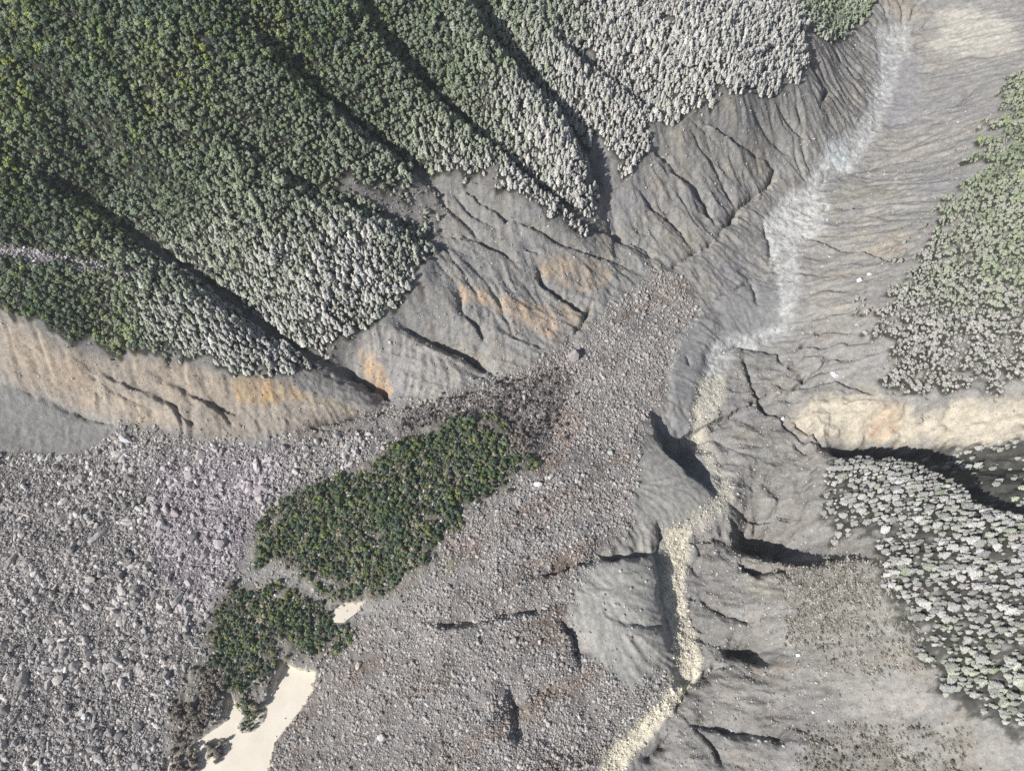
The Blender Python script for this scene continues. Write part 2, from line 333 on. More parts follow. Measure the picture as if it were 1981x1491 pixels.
# gullies and rills: photo polyline, depth (m), half width on its left and right bank (m)
V = [
 # long valleys between the wooded spurs (upper left -> lower right)
 ([(-40,240),(80,300),(160,350),(250,410),(330,460),(420,530),(510,600),(580,650),(640,690)], 26, 30, 13),
 ([(30,110),(110,210),(190,290),(260,340),(330,400)], 11, 17, 8),
 ([(380,190),(450,240),(540,300),(640,350),(740,395),(840,440)], 13, 20, 8),
 ([(150,60),(260,150),(330,230),(440,300)], 8, 17, 9),
 ([(480,20),(560,90),(640,160),(720,225),(800,285),(840,330),(870,350)], 16, 22, 9),
 ([(680,-60),(740,40),(800,95),(880,170),(950,235),(1020,295),(1090,360),(1150,425)], 18, 22, 9),
 ([(900,-60),(960,30),(1010,95),(1060,150),(1110,205),(1145,265),(1165,330),(1170,390)], 19, 20, 9),
 ([(1060,20),(1130,80),(1200,140),(1270,180),(1330,220)], 12, 18, 8),
 ([(0,470),(100,490),(220,500),(300,480)], 4, 10, 8),
 ([(1590,856),(1660,852),(1740,850),(1830,838),(1900,850),(1981,880)], 15, 13, 12),
 ([(1800,862),(1870,915),(1940,960),(2020,1000)], 12, 14, 10),
 # ravines through the bare lower slopes
 ([(625,688),(686,724),(725,748),(766,774)], 9, 9, 6),
 ([(742,600),(810,639),(873,664),(916,692),(953,726)], 8, 8, 5),
 ([(1039,506),(1050,544),(1085,572),(1138,606)], 5, 4, 3.2),
 ([(1149,580),(1131,614),(1106,653)], 4, 3, 3),
 ([(887,562),(891,593),(923,621),(935,655)], 4, 4, 3),
 ([(877,357),(898,396),(933,424),(961,438)], 3.5, 3, 2.5),
 ([(923,382),(965,406),(1022,435),(1082,459),(1135,484),(1219,516)], 5, 4, 3),
 ([(887,442),(951,477)], 3, 2.5, 2.2), ([(1014,477),(1046,495)], 3, 2.5, 2.2),
 ([(830,350),(880,400),(930,460),(1000,500)], 3, 4, 3),
 ([(1150,430),(1200,450),(1250,480),(1268,510)], 3, 3, 2.5),
 ([(1262,280),(1301,318),(1336,346),(1365,390),(1385,440)], 6, 5, 3.5),
 ([(1223,339),(1269,400),(1311,438)], 4, 4, 3), ([(1272,385),(1300,420),(1330,470)], 3, 3, 2.5),
 ([(1352,214),(1400,244),(1435,275),(1478,304),(1495,325),(1492,346),(1474,371),(1430,400),(1400,440),(1386,470)], 6, 4.5, 3.5),
 ([(1335,250),(1370,300),(1400,350),(1420,390)], 4, 4, 3),
 ([(1450,205),(1478,240),(1506,283),(1527,304)], 5, 4, 3), ([(1500,196),(1530,235),(1556,262)], 3.5, 3, 2.5),
 ([(1552,90),(1573,127),(1598,170),(1582,215)], 6, 5, 3.5), ([(1610,90),(1640,130),(1660,160)], 4, 4, 3), ([(1540,200),(1552,230),(1545,260)], 3, 3, 2.5),
 ([(1390,466),(1340,490),(1290,520)], 3, 3, 3),
 ([(1555,452),(1598,466),(1626,480),(1676,484),(1733,502),(1775,470)], 4.5, 3, 2.2),
 ([(1616,402),(1680,398),(1740,389),(1800,385)], 4, 3.5, 2.6), ([(1634,428),(1676,414),(1711,403)], 3, 2.5, 2),
 ([(1560,360),(1640,330),(1740,310),(1840,300)], 2.5, 5, 4), ([(1680,250),(1760,230),(1850,200),(1910,150)], 3.5, 6, 4),
 ([(1570,643),(1598,636),(1655,643)], 3.5, 2.6, 2), ([(1528,682),(1563,664),(1609,664),(1634,657),(1690,657)], 5, 3.2, 2.4),
 ([(1574,616),(1609,604),(1659,593)], 4, 3, 2.2), ([(1521,713),(1563,685),(1598,685),(1669,689)], 4, 3, 2.2),
 ([(1528,758),(1563,731),(1598,706),(1625,672)], 4.5, 3, 2.4), ([(1540,580),(1600,560),(1660,560)], 2, 4, 3),
 ([(1560,745),(1620,728),(1680,745),(1700,755)], 4, 3, 2.4),
 ([(1439,692),(1450,738),(1478,781),(1506,802),(1560,842),(1600,850)], 4.5, 3, 2.6),
 ([(1530,800),(1575,830),(1605,850),(1580,865),(1545,850)], 3.5, 3, 2.4),
 ([(1400,678),(1429,667),(1478,678),(1510,682),(1517,713)], 3.5, 2.6, 2.2),
 ([(1386,579),(1421,558),(1453,544),(1460,560),(1464,590)], 2.5, 2.2, 2),
 ([(1478,430),(1490,480),(1492,520)], 2.5, 2.5, 2), ([(1325,690),(1332,710)], 2, 2, 2),
 ([(1262,800),(1300,800)], 1.5, 3, 3),
 ([(1150,1086),(1200,1072),(1272,1070)], 5, 6, 4),
 ([(1190,1200),(1240,1205),(1300,1215)], 3, 6, 4.5),
 # hollows on the lower right
 ([(1425,1045),(1490,1038),(1560,1046),(1630,1046),(1700,1054)], 17, 19, 10),
 ([(1425,1090),(1470,1105),(1530,1100)], 5, 5, 3.4),
 ([(1400,1256),(1450,1268),(1490,1264),(1535,1244)], 11, 9, 5.5),
 ([(1300,1400),(1325,1350),(1352,1315),(1392,1290),(1420,1285)], 7, 5, 4),
 ([(1310,1372),(1340,1400),(1400,1412),(1470,1425),(1530,1430)], 4, 4, 3), ([(1340,1400),(1380,1440),(1400,1480)], 3.5, 4, 3),
 ([(1490,1440),(1540,1410),(1590,1420)], 3, 3, 2.4), ([(1340,1140),(1400,1190),(1460,1200),(1540,1160)], 3, 4, 3),
 ([(1250,1480),(1290,1440),(1300,1410)], 5, 5, 4), ([(1400,960),(1460,990),(1540,985),(1600,990)], 3.5, 4, 3),
 ([(1200,860),(1120,960),(1000,1090)], 1.5, 12, 10), ([(1135,1000),(1060,1010),(1000,1030)], 2, 6, 5),
 ([(1080,1195),(1110,1230),(1122,1290)], 4.5, 4, 3), ([(950,1395),(1040,1340),(1110,1330)], 2.5, 5, 4), ([(985,1330),(990,1390),(1000,1440)], 3.5, 6, 4),
 ([(820,1205),(920,1200),(1020,1180),(1100,1160)], 3, 6, 4), ([(1050,1110),(1120,1090),(1160,1075)], 4, 5, 4),
 ([(1275,1010),(1282,1040),(1275,1075)], 4, 3, 2.6),
 ([(960,735),(900,760),(820,778),(740,790),(640,815),(560,838)], 3.5, 4, 4),
 ([(0,738),(100,775),(180,812),(235,825)], 3.0, 3.5, 4),
 ([(150,700),(220,755),(300,800)], 2.5, 5, 3.5), ([(250,720),(320,770),(380,820)], 2.5, 5, 3.5), ([(380,720),(420,780),(450,830)], 2.5, 5, 3.5),
]
V = [(trace(p), d, a, b) for p, d, a, b in V]

# low cliffs and broken banks: photo polyline (the ground drops on its left), drop (m), distance over which the lower ground recovers (m)
CLIFFS = [
 ([(1255,785),(1272,850),(1310,893),(1350,930),(1388,968)], 22, 36),
 ([(1140,1092),(1170,1080),(1225,1078),(1272,1074)], 6.5, 9),
 ([(1258,1030),(1268,1090),(1274,1150),(1284,1210),(1294,1262)], 6.5, 7),
 ([(1410,1066),(1500,1078),(1560,1096),(1640,1086),(1715,1070)], 28, 46),
 ([(1425,1106),(1470,1114),(1530,1108)], 6, 8),
 ([(1395,1262),(1440,1278),(1490,1288),(1538,1250)], 15, 22),
 ([(1592,886),(1680,874),(1760,882),(1850,922),(1930,966),(2020,1008)], 25, 36),
 ([(1439,690),(1450,738),(1478,781),(1506,802),(1560,842)], 3.5, 6),
 ([(742,600),(810,641),(873,668),(916,696),(953,728)], 7, 10),
 ([(625,690),(686,727),(725,752),(766,778)], 8, 11),
 ([(1345,220),(1400,248),(1435,279),(1478,308),(1496,330)], 4, 8),
 ([(1262,285),(1301,322),(1336,350),(1365,392)], 4, 8),
 ([(1300,1330),(1360,1322),(1400,1300)], 5, 7),
 ([(1315,1385),(1400,1420),(1500,1440)], 3.5, 7),
 ([(1080,1195),(1108,1232),(1122,1290)], 3.5, 6), ([(985,1320),(992,1390),(1005,1440)], 4, 7),
 ([(800,1215),(920,1208),(1020,1190),(1110,1160)], 2.5, 7), ([(1000,1130),(1080,1105),(1150,1085)], 2.5, 7),
 ([(1040,505),(1050,546),(1085,575),(1140,608)], 4, 6), ([(887,560),(892,595),(925,624),(935,655)], 3, 5),
 ([(60,640),(130,690),(220,735),(300,770),(380,800)], 4, 9), ([(250,700),(330,745),(420,790),(500,815)], 4, 9),
]
CLIFFS = [(trace(p), h, w_) for p, h, w_ in CLIFFS]

# raised, steep-edged bodies of packed mud: outline, height, edge width
MOUNDS = [('mudA', 2.0, 3.0), ('island', 1.5, 4.0), ('creamR', 1.0, 4.0)]

def land(x, y, extras=True):
    """height of the land at ground coordinates."""
    z = base_z(x, y)
    wx = x + 4.0 * fbm(x / 34, y / 34, 3, 31); wy = y + 4.0 * fbm(x / 34, y / 34, 3, 37)
    jx = 1.9 * fbm(x / 8, y / 8, 3, 33, .6); jy = 1.9 * fbm(x / 8, y / 8, 3, 35, .6)
    dv = np.clip(.75 + .9 * fbm(x / 13, y / 13, 2, 39), .15, 1.3)
    for L, dep, wa, wb in V:
        reach = 3.2 * max(wa, wb)
        k = min(1.0, max(wa, wb) / 9.0)
        d, t = line_ds(L, x + (wx - x) * k + jx, y + (wy - y) * k + jy, reach + 6)
        b = np.abs(d) < reach
        if not b.any():
            continue
        db, tb = d[b], t[b]
        w = np.where(db > 0, wa, wb)
        q = np.abs(db) / w
        if max(wa, wb) > 7.5:
            z[b] -= dep * np.exp(-q ** 1.35 * 1.4) * np.minimum(1, 0.35 + 3 * np.minimum(tb, 1 - tb))
        else:
            z[b] -= 1.35 * dep * dv[b] * np.exp(-q * 2.7) * np.minimum(1, 0.15 + 5 * np.minimum(tb, 1 - tb))
    for L, h, rec in CLIFFS:
        d, t = line_ds(L, x + 1.5 * jx, y + 1.5 * jy, 4 * rec)
        b = (d > -1.2) & (d < 4 * rec)
        if b.any():
            db, tb = d[b], t[b]
            z[b] -= h * sstep(-1.2, 1.6 + h * .12, db) * np.exp(-np.maximum(db, 0) / rec) * np.minimum(1, (2.0 if h > 10 else 4.0) * np.minimum(tb, 1 - tb)) * np.clip(dv[b] + .35, .4, 1.2)
    for nm, h, e in MOUNDS:
        z += h * region(G[nm], x, y, e, 2.0, 9.0, 3)
    return z

# ------------------------------------------------------------------ the ground mesh
yf = [-90.0]
while yf[-1] < 565:
    yf.append(yf[-1] + 0.56 + 0.55 * max(0, yf[-1]) / 560)
yf = np.array(yf)
uf = np.linspace(-1, 1, 880)
grow = np.cumsum(1.9 ** np.arange(9)) * 4.0
ys = np.r_[(yf[0] - grow)[::-1], yf, yf[-1] + grow]
us = np.r_[(-1 - grow / 300)[::-1], uf, 1 + grow / 300]
def half_w(y):
    return 300 + 0.25 * np.clip(y, -90, 565)
XX = us[None, :] * half_w(ys)[:, None]
YY = np.repeat(ys[:, None], len(us), 1)
ZZ = land(XX, YY)

FAR = (np.abs(us)[None, :] > 1.001) | (ys[:, None] > 566) | (ys[:, None] < -90.5)
FAR_Z = base_z(XX, YY)

def M(name, soft=3.0, warp=3.0, wl=14.0, seed=1, x=None, y=None):
    return region(G[name], XX if x is None else x, YY if y is None else y, soft, warp, wl, seed)

m_forest = np.maximum.reduce([M('forest'), M('rightwood'), M('rightgreen', 6, 5)])
m_boul = M('boulders'); m_scree = M('scree', 4, 4)
m_mud = np.maximum.reduce([M(k, 2, 1.5) for k in ('mudA', 'mudB', 'mudC', 'mudD', 'mudE', 'mudTop')]) * .8
m_str = np.maximum.reduce([M('streamTop', 3, 4, 10), M('streamMid', 2.5, 2), M('streamLow', 1.5, 1.5)])
m_isl = np.maximum.reduce([M(k, 2.5, 2.5) for k in ('island', 'island2', 'isletA', 'isletB', 'isletC')])
m_wat = np.maximum(M('water', 1.0, 1.6, 8), M('poolB', 1.0, 1.0, 8))

def rills(mask, p, q, across, along, amp, seed):
    """erosion runnels that follow the fall line p -> q (photo pixels)."""
    global ZZ
    a = ground_at([p, q])[:, :2]
    d = (a[1] - a[0]) / np.hypot(*(a[1] - a[0]))
    b = mask > 0.01
    if not b.any():
        return
    x, y = XX[b], YY[b]
    wob = 7 * fbm(x / 45, y / 45, 2, seed + 50)
    s = x * d[0] + y * d[1]; c = -x * d[1] + y * d[0] + wob
    r = ridged(c / across, s / along, 3, seed)
    r2 = ridged(c / (across * .37), s / (along * .5), 2, seed + 9)
    ZZ[b] += mask[b] * amp * (r * 1.0 + r2 * 0.45 - 0.7)

def sample(A, x, y):
    """bilinear look-up in a ground array at ground coordinates."""
    j = np.clip(np.searchsorted(ys, y) - 1, 0, len(ys) - 2)
    fy = (y - ys[j]) / (ys[j + 1] - ys[j])
    u = x / half_w(y)
    i = np.clip(np.searchsorted(us, u) - 1, 0, len(us) - 2)
    fx = (u - us[i]) / (us[i + 1] - us[i])
    return (A[j, i] * (1 - fx) + A[j, i + 1] * fx) * (1 - fy) + (A[j + 1, i] * (1 - fx) + A[j + 1, i + 1] * fx) * fy

def runnels(Z, rounds=3, nparts=9000, steps=160):
    """let water run down the land and cut branching channels; returns the depth cut, sampled on the ground mesh."""
    cell = 1.0
    gx = np.arange(-430, 430, cell); gy = np.arange(-45, 560, cell)
    Xg, Yg = np.meshgrid(gx, gy)
    H = sample(Z, Xg, Yg) + .8 * fbm(Xg / 9, Yg / 9, 3, 201)
    r = np.random.default_rng(77)
    cut = np.zeros_like(H)
    for k in range(rounds):
        px = r.uniform(2, len(gx) - 4, nparts); py = r.uniform(2, len(gy) - 4, nparts)
        vx = np.zeros(nparts); vy = np.zeros(nparts)
        acc = np.zeros_like(H)
        Hs = H - cut
        gyy, gxx = np.gradient(Hs)
        for t in range(steps):
            ix = px.astype(int); iy = py.astype(int)
            vx = vx * .55 - gxx[iy, ix]; vy = vy * .55 - gyy[iy, ix]
            q0 = np.hypot(gxx[iy, ix], gyy[iy, ix]); q = np.hypot(vx, vy) + 1e-6
            px = np.clip(px + vx / q, 1, len(gx) - 3); py = np.clip(py + vy / q, 1, len(gy) - 3)
            np.add.at(acc, (py.astype(int), px.astype(int)), np.clip(q0 * 3 - .25, 0, 1))
        a = np.log1p(acc)
        b = (a + .5 * (np.roll(a, 1, 0) + np.roll(a, -1, 0) + np.roll(a, 1, 1) + np.roll(a, -1, 1))) / 3
        cut += np.clip(b - .8, 0, 2.2) * .42
    j = np.clip((YY + 45) / cell, 0, len(gy) - 2.001); i = np.clip((XX + 430) / cell, 0, len(gx) - 2.001)
    j0 = j.astype(int); i0 = i.astype(int); fy = j - j0; fx = i - i0
    return (cut[j0, i0] * (1 - fx) + cut[j0, i0 + 1] * fx) * (1 - fy) + (cut[j0 + 1, i0] * (1 - fx) + cut[j0 + 1, i0 + 1] * fx) * fy

free = 1 - np.clip(m_forest * 0.85 + m_mud * .8 + m_str + m_boul, 0, 1)
rills(M('rillR', 8, 4) * free, (1740, 560), (1530, 620), 9, 50, .8, 11)
rills(M('rillRtop', 8, 4) * free, (1900, 200), (1680, 290), 9, 50, .25, 13)
soft_top = 1 - .7 * np.maximum(M('rillRtop', 10, 8), M('creamTop', 10, 8))
rills(M('rillL', 8, 4) * free, (1380, 220), (1470, 380), 9, 50, .8, 17)
rills(M('rillM', 8, 4) * free, (800, 560), (1000, 670), 9, 50, .7, 19)
rills(M('rillLR', 8, 4) * free, (1620, 1180), (1350, 1200), 9, 40, .7, 23)
rills(M('slopeR2', 8, 4) * free, (1590, 920), (1400, 920), 8, 40, .5, 29)
rills(M('rillLR', 10, 8) * free, (1620, 1200), (1350, 1230), 21, 46, 2.4, 301)
rills(M('slopeR2', 10, 8) * free, (1590, 920), (1400, 930), 18, 42, 1.6, 303)
rills(M('rillL', 10, 8) * free, (1380, 220), (1470, 380), 19, 75, 2.2, 305)
rills(M('rillM', 10, 8) * free, (800, 520), (1000, 660), 20, 60, 1.8, 307)
rills(M('rillR', 10, 8) * free, (1740, 560), (1530, 620), 17, 60, 1.5, 309)
rills(M('scarpL', 4, 3), (220, 680), (330, 820), 9, 38, 1.0, 41)
rills(M('talus', 4, 3), (0, 760), (180, 860), 12, 80, 0.35, 43)
rills(M('creamR', 4, 3), (1900, 780), (1560, 810), 8, 60, 0.7, 47)
rills(M('creamTop', 6, 3), (1960, 60), (1760, 60), 9, 60, 0.9, 49)
rills(M('mudE', 3, 2), (1120, 1180), (1290, 1190), 14, 60, 0.5, 53)
rills(m_scree * 0.8, (1000, 1100), (1180, 1020), 16, 70, 1.3, 59)

def streaks(Z, cell=.75, reach=16, seed=5, grain=3.2, white=1.0):
    """fine grain of the dust drawn out along the fall line (noise averaged up and down each slope)."""
    gx = np.arange(-430, 430, cell); gy = np.arange(-45, 560, cell)
    Xg, Yg = np.meshgrid(gx, gy)
    H = sample(Z, Xg, Yg)
    for _ in range(6):
        H = (H * 2 + np.roll(H, 1, 0) + np.roll(H, -1, 0) + np.roll(H, 1, 1) + np.roll(H, -1, 1)) / 6
    gyy, gxx = np.gradient(H)
    q = np.hypot(gxx, gyy) + 1e-6
    gxx = (gxx / q).astype(np.float32); gyy = (gyy / q).astype(np.float32)
    r = np.random.default_rng(seed)
    W = r.normal(0, 1, H.shape).astype(np.float32)
    W = white * (W + np.roll(W, 1, 0) * .5 + np.roll(W, 1, 1) * .5) + 2.0 * perlin(Xg / grain, Yg / grain, 7 + seed)
    out = np.zeros(H.shape, np.float32); wt = 0
    for sgn in (1, -1):
        x = np.tile(np.arange(len(gx), dtype=np.float32), (len(gy), 1)); y = np.tile(np.arange(len(gy), dtype=np.float32)[:, None], (1, len(gx)))
        for t in range(reach):
            ix = np.clip((x + .5).astype(np.int32), 0, len(gx) - 1); iy = np.clip((y + .5).astype(np.int32), 0, len(gy) - 1)
            k = 1 - t / reach
            out += W[iy, ix] * k; wt += k
            dx = gxx[iy, ix]; dy = gyy[iy, ix]
            x += sgn * dx; y += sgn * dy
    out = out / out.std()
    j = np.clip((YY + 45) / cell, 0, len(gy) - 2.001); i = np.clip((XX + 430) / cell, 0, len(gx) - 2.001)
    j0 = j.astype(int); i0 = i.astype(int); fy = j - j0; fx = i - i0
    return (out[j0, i0] * (1 - fx) + out[j0, i0 + 1] * fx) * (1 - fy) + (out[j0 + 1, i0] * (1 - fx) + out[j0 + 1, i0 + 1] * fx) * fy

CUT = .6 * runnels(ZZ) * np.clip(.55 + 1.3 * fbm(XX / 30, YY / 30, 2, 205), .05, 1.2)
STREAK = streaks(ZZ - CUT)
bare = np.clip(1.0 - .6 * M('talus') - .8 * m_mud - .85 * m_boul - .7 * m_str - .55 * m_scree - .7 * m_forest, 0, 1)
patchy = np.clip(.55 + .9 * fbm(XX / 24, YY / 24, 3, 207), .12, 1.2)
GULLY = np.minimum(np.abs(streaks(ZZ - CUT, 1.0, 30, 9, 8.0, .1)), 1.3)
g_amp = np.clip(.35 + 1.9 * fbm(XX / 34, YY / 34, 3, 209), .0, 1.5)
ZZ += 1.15 * (GULLY - .6) * bare * g_amp * soft_top
ZZ += bare * (1.3 * fbm(XX / 13, YY / 13, 3, 217) + .55 * ridged(XX / 6, YY / 6, 3, 219) * np.clip(.4 + fbm(XX / 30, YY / 30, 2, 221), 0, 1))
ZZ += .34 * STREAK * bare * patchy + .08 * STREAK * m_mud
ZZ -= CUT * np.clip(1.0 - .75 * m_mud - .85 * m_boul - .8 * m_str - .5 * m_scree - .6 * m_forest - .5 * M('talus'), 0, 1)

# roughness of the ground everywhere, less on water and mud
rough = 1 - 0.85 * m_mud - 0.3 * M('talus')
ZZ += rough * (1.1 * fbm(XX / 26, YY / 26, 3, 61) + 0.5 * fbm(XX / 6.5, YY / 6.5, 3, 67) + .42 * fbm(XX / 2.0, YY / 2.0, 2, 69) * (1 - .6 * m_forest))
ZZ += m_boul * (1.6 * fbm(XX / 14, YY / 14, 3, 71) + 0.7 * ridged(XX / 4.2, YY / 4.2, 2, 73))
ZZ += m_scree * (0.9 * fbm(XX / 12, YY / 12, 3, 75) + 0.45 * fbm(XX / 2.6, YY / 2.6, 2, 77))
ZZ += m_str * (0.8 * fbm(XX / 3.5, YY / 3.5, 3, 79) - 0.8)
# a level bed under the turbid water
WATER_Z = float(np.median(ZZ[m_wat > .8]))
POOL_Z = float(np.median(ZZ[M('poolB', 1.0, 1.0, 8) > .8]))
mw = M('water', 2.0, 1.6, 8)
ZZ = ZZ * (1 - mw) + (WATER_Z - 1.0) * mw + 0
mi = np.maximum.reduce([M(k, 2, 1.5) for k in ('island2', 'isletA', 'isletB', 'isletC')])
ZZ = np.where(mi > 0, np.maximum(ZZ, WATER_Z - 1 + 2.2 * mi), ZZ)
mp = M('poolB', 2.0, 1.0, 8)
ZZ = ZZ * (1 - mp) + (POOL_Z - 0.8) * mp

ZZ = np.where(FAR, FAR_Z - 1.0, ZZ)

# ------------------------------------------------------------------ ground colour (what each earth is made of, plus shade painted into wood floor and hollow)
C = np.empty(XX.shape + (3,))
C[:] = lin((149, 147, 143))
def paint(mask, rgb, op=1.0):
    global C
    k = (mask * op)[..., None]
    C = C * (1 - k) + lin(rgb) * k
n1 = fbm(XX / 40, YY / 40, 4, 81); n2 = fbm(XX / 15, YY / 15, 4, 83); n3 = fbm(XX / 55, YY / 55, 3, 85)
paint(sstep(0.0, 0.5, n1), (158, 154, 147), .7)
paint(sstep(0.05, 0.5, -n1), (138, 136, 138), .7)
paint(sstep(0.0, 0.5, n2 + .3 * n3) * (.3 + .7 * soft_top), (158, 148, 132), .45)
paint(sstep(0.1, 0.5, fbm(XX / 19, YY / 19, 4, 87, .6)), (136, 128, 120), .5)
paint(M('scree', 4, 4), (136, 132, 129))
paint(M('scree', 4, 4) * sstep(0, .4, n2), (122, 115, 109), .6)
paint(m_boul, (104, 100, 100))
_sa = ground_at([(700, 1330), (1180, 1060)])[:, :2]; _sv = (_sa[1] - _sa[0]) / np.hypot(*(_sa[1] - _sa[0]))
_ss = XX * _sv[0] + YY * _sv[1]; _sc = -XX * _sv[1] + YY * _sv[0]
band = fbm(_sc / 13 + .5 * n2, _ss / 75, 4, 223, .6)
paint(m_scree * sstep(.05, .35, band), (124, 108, 96), .75)
paint(m_scree * sstep(.05, .35, -band), (156, 150, 147), .6)
paint(M('mauve', 14, 10, 20), (128, 119, 126), .7)
paint(M('scarpL', 2, 2.5), (158, 149, 138))
paint(M('scarpL', 2, 2.5) * sstep(.0, .4, n2), (144, 134, 123), .7)
paint(M('talus', 2, 1.5), (132, 131, 128))
paint(M('creamR', 3.5, 7, 9), (194, 185, 167), .9)
paint(M('creamTop', 4, 8, 10), (190, 185, 174), .75)
paint(M('darkrubble', 4, 4), (104, 98, 95), .85)
for k in ('mudA', 'mudB', 'mudC'):
    paint(M(k, 3, 5, 9), (146, 146, 146), .75)
for k in ('mudD', 'mudE'):
    paint(M(k, 3.5, 6, 9), (172, 170, 163), .8)
paint(M('mudTop', 7, 4), (148, 146, 147), .9)
paint(np.maximum(M('rillLR', 14, 14, 20), M('slopeR2', 14, 14, 20)) * sstep(-.35, .25, fbm(XX / 21, YY / 12, 4, 225, .6)), (122, 119, 114), .7)
paint(M('paleLR', 10, 12), (164, 160, 154), .6)
paint(M('streamTop', 3, 4, 10), (172, 172, 169), .75)
paint(M('streamTop', 3, 5, 9) * sstep(.54, .62, ridged(XX / 10 + .8 * n2, YY / 17 + .8 * n1, 3, 89)), (204, 204, 201), .6)
paint(M('streamTop', 2, 5, 7, 5) * sstep(.05, .3, fbm(XX / 6, YY / 6, 4, 91, .7)), (200, 202, 200), .5)
paint(region(outline([(1480,430),(1510,385),(1580,350),(1610,400),(1600,440),(1560,465),(1520,480),(1490,470)]), XX, YY, 4, 4, 9) * sstep(-.2, .12, fbm(XX / 5, YY / 5, 4, 93, .75)), (208, 207, 202), .65)
paint(M('slabBlue', 1.5, 2.5, 5), (198, 204, 203), .8)
paint(M('streamMid', 3, 4, 7), (192, 186, 172), .85)
paint(M('streamLow', 3.5, 4, 7), (176, 170, 160), .7)
paint(M('streamLow', 1.5, 3, 6), (224, 216, 194), .95)
for P, c, s, o in TINTS:
    k = (region(P, XX, YY, s * .6, s * 1.9, 9, 5) * o * (0.75 + 0.5 * np.clip(n2 + .3, 0, 1)) * np.clip(1 + .38 * STREAK, .15, 1.5))[..., None].clip(0, 1)
    C = C * (1 - k) + c * k
paint(M('pebbleL', 2, 2), (168, 162, 164), .8)
paint(m_isl, (120, 114, 102), .6)
paint(np.maximum(M('scrub', 16, 30, 22), M('scrub2', 16, 30, 22)) * sstep(-.3, .3, fbm(XX / 8, YY / 8, 4, 215, .65)), (112, 108, 100), .75)
paint(M('forest', 6, 6), (112, 109, 103), .5)
paint(M('rightwood', 1.5, 10, 6) * sstep(-.5, 0, fbm(XX / 3, YY / 3, 2, 227)), (64, 64, 60), .85)  # dark undergrowth, with the deep shade of the gaps painted in
paint(M('hollow', 3, 3) * (1 - M('creamR', 2, 2)), (84, 84, 78), .7)  # dark understory and the hollow's shadow, both painted into the soil
paint(M('sparseD', 4, 4), (140, 136, 134), .8)
paint(np.clip(M('water', 5, 3, 8) - m_wat, 0, 1), (108, 98, 86), .7)
paint(m_wat, (222, 212, 192), .9)
C *= 0.90
C *= np.clip(1 + (.10 * STREAK * (bare * .9 + .25 * m_mud) * patchy + .05 * fbm(XX / 4, YY / 4, 3, 211))[..., None] * np.array([1.05, 1.0, .93]), .6, 1.4)

# ------------------------------------------------------------------ materials
def new_mat(name):
    m = bpy.data.materials.new(name)
    m.use_nodes = True
    n = m.node_tree.nodes; l = m.node_tree.links
    return m, n, l, n['Principled BSDF']

def noise(n, l, vec, scale, detail=4, rough=.55):
    t = n.new('ShaderNodeTexNoise')
    t.inputs['Scale'].default_value = scale; t.inputs['Detail'].default_value = detail; t.inputs['Roughness'].default_value = rough
    if vec is not None:
        l.new(vec, t.inputs['Vector'])
    return t

def remap(n, l, sock, a, b, c, d):
    r = n.new('ShaderNodeMapRange')
    r.inputs[1].default_value = a; r.inputs[2].default_value = b; r.inputs[3].default_value = c; r.inputs[4].default_value = d
    l.new(sock, r.inputs[0])
    return r.outputs[0]

def mul_col(n, l, colsock, facsock):
    v = n.new('ShaderNodeVectorMath'); v.operation = 'SCALE'
    l.new(colsock, v.inputs[0]); l.new(facsock, v.inputs['Scale'])
    return v.outputs[0]

def math_node(n, l, op, a, b):
    v = n.new('ShaderNodeMath'); v.operation = op
    for i, s in enumerate((a, b)):
        if isinstance(s, (int, float)):
            v.inputs[i].default_value = s
        else:
            l.new(s, v.inputs[i])
    return v.outputs[0]

def ground_material():
    m, n, l, bs = new_mat('earth_and_dust')
    at = n.new('ShaderNodeAttribute'); at.attribute_name = 'earth'
    gr = n.new('ShaderNodeAttribute'); gr.attribute_name = 'coarse'
    tc = n.new('ShaderNodeTexCoord')
    a = noise(n, l, tc.outputs['Object'], 0.35, 6, .65)
    b = noise(n, l, tc.outputs['Object'], 1.6, 4, .6)
    f = math_node(n, l, 'MULTIPLY', remap(n, l, a.outputs[0], .3, .7, .74, 1.26), remap(n, l, b.outputs[0], .3, .7, .78, 1.22))
    l.new(mul_col(n, l, at.outputs['Color'], f), bs.inputs['Base Color'])
    bs.inputs['Roughness'].default_value = .95
    bs.inputs['Specular IOR Level'].default_value = .15
    bp = n.new('ShaderNodeBump'); bp.inputs['Distance'].default_value = 1.0
    h = math_node(n, l, 'ADD', math_node(n, l, 'MULTIPLY', a.outputs[0], 1.3), math_node(n, l, 'MULTIPLY', b.outputs[0], .55))
    l.new(h, bp.inputs['Height'])
    l.new(gr.outputs['Fac'], bp.inputs['Strength'])
    l.new(bp.outputs[0], bs.inputs['Normal'])
    return m
MAT_EARTH = ground_material()

def tinted_material(name, rough, scale, spread, spec=.15, trans=0.0):
    """colour handed to each single thing as its 'tint', broken up by noise."""
    m, n, l, bs = new_mat(name)
    at = n.new('ShaderNodeAttribute'); at.attribute_type = 'INSTANCER'; at.attribute_name = 'tint'
    tc = n.new('ShaderNodeTexCoord')
    a = noise(n, l, tc.outputs['Object'], scale, 3, .6)
    l.new(mul_col(n, l, at.outputs['Color'], remap(n, l, a.outputs[0], .3, .7, 1 - spread, 1 + spread)), bs.inputs['Base Color'])
    bs.inputs['Roughness'].default_value = rough
    bs.inputs['Specular IOR Level'].default_value = spec
    if trans:
        bs.inputs['Subsurface Weight'].default_value = 0
    return m
MAT_LEAF = tinted_material('dusty_foliage', .85, 1.3, .42)
MAT_ROCK = tinted_material('broken_rock', .9, 2.2, .22)
MAT_BARK, bkn, bkl, bkb = new_mat('bark')
_no = noise(bkn, bkl, None, 6)
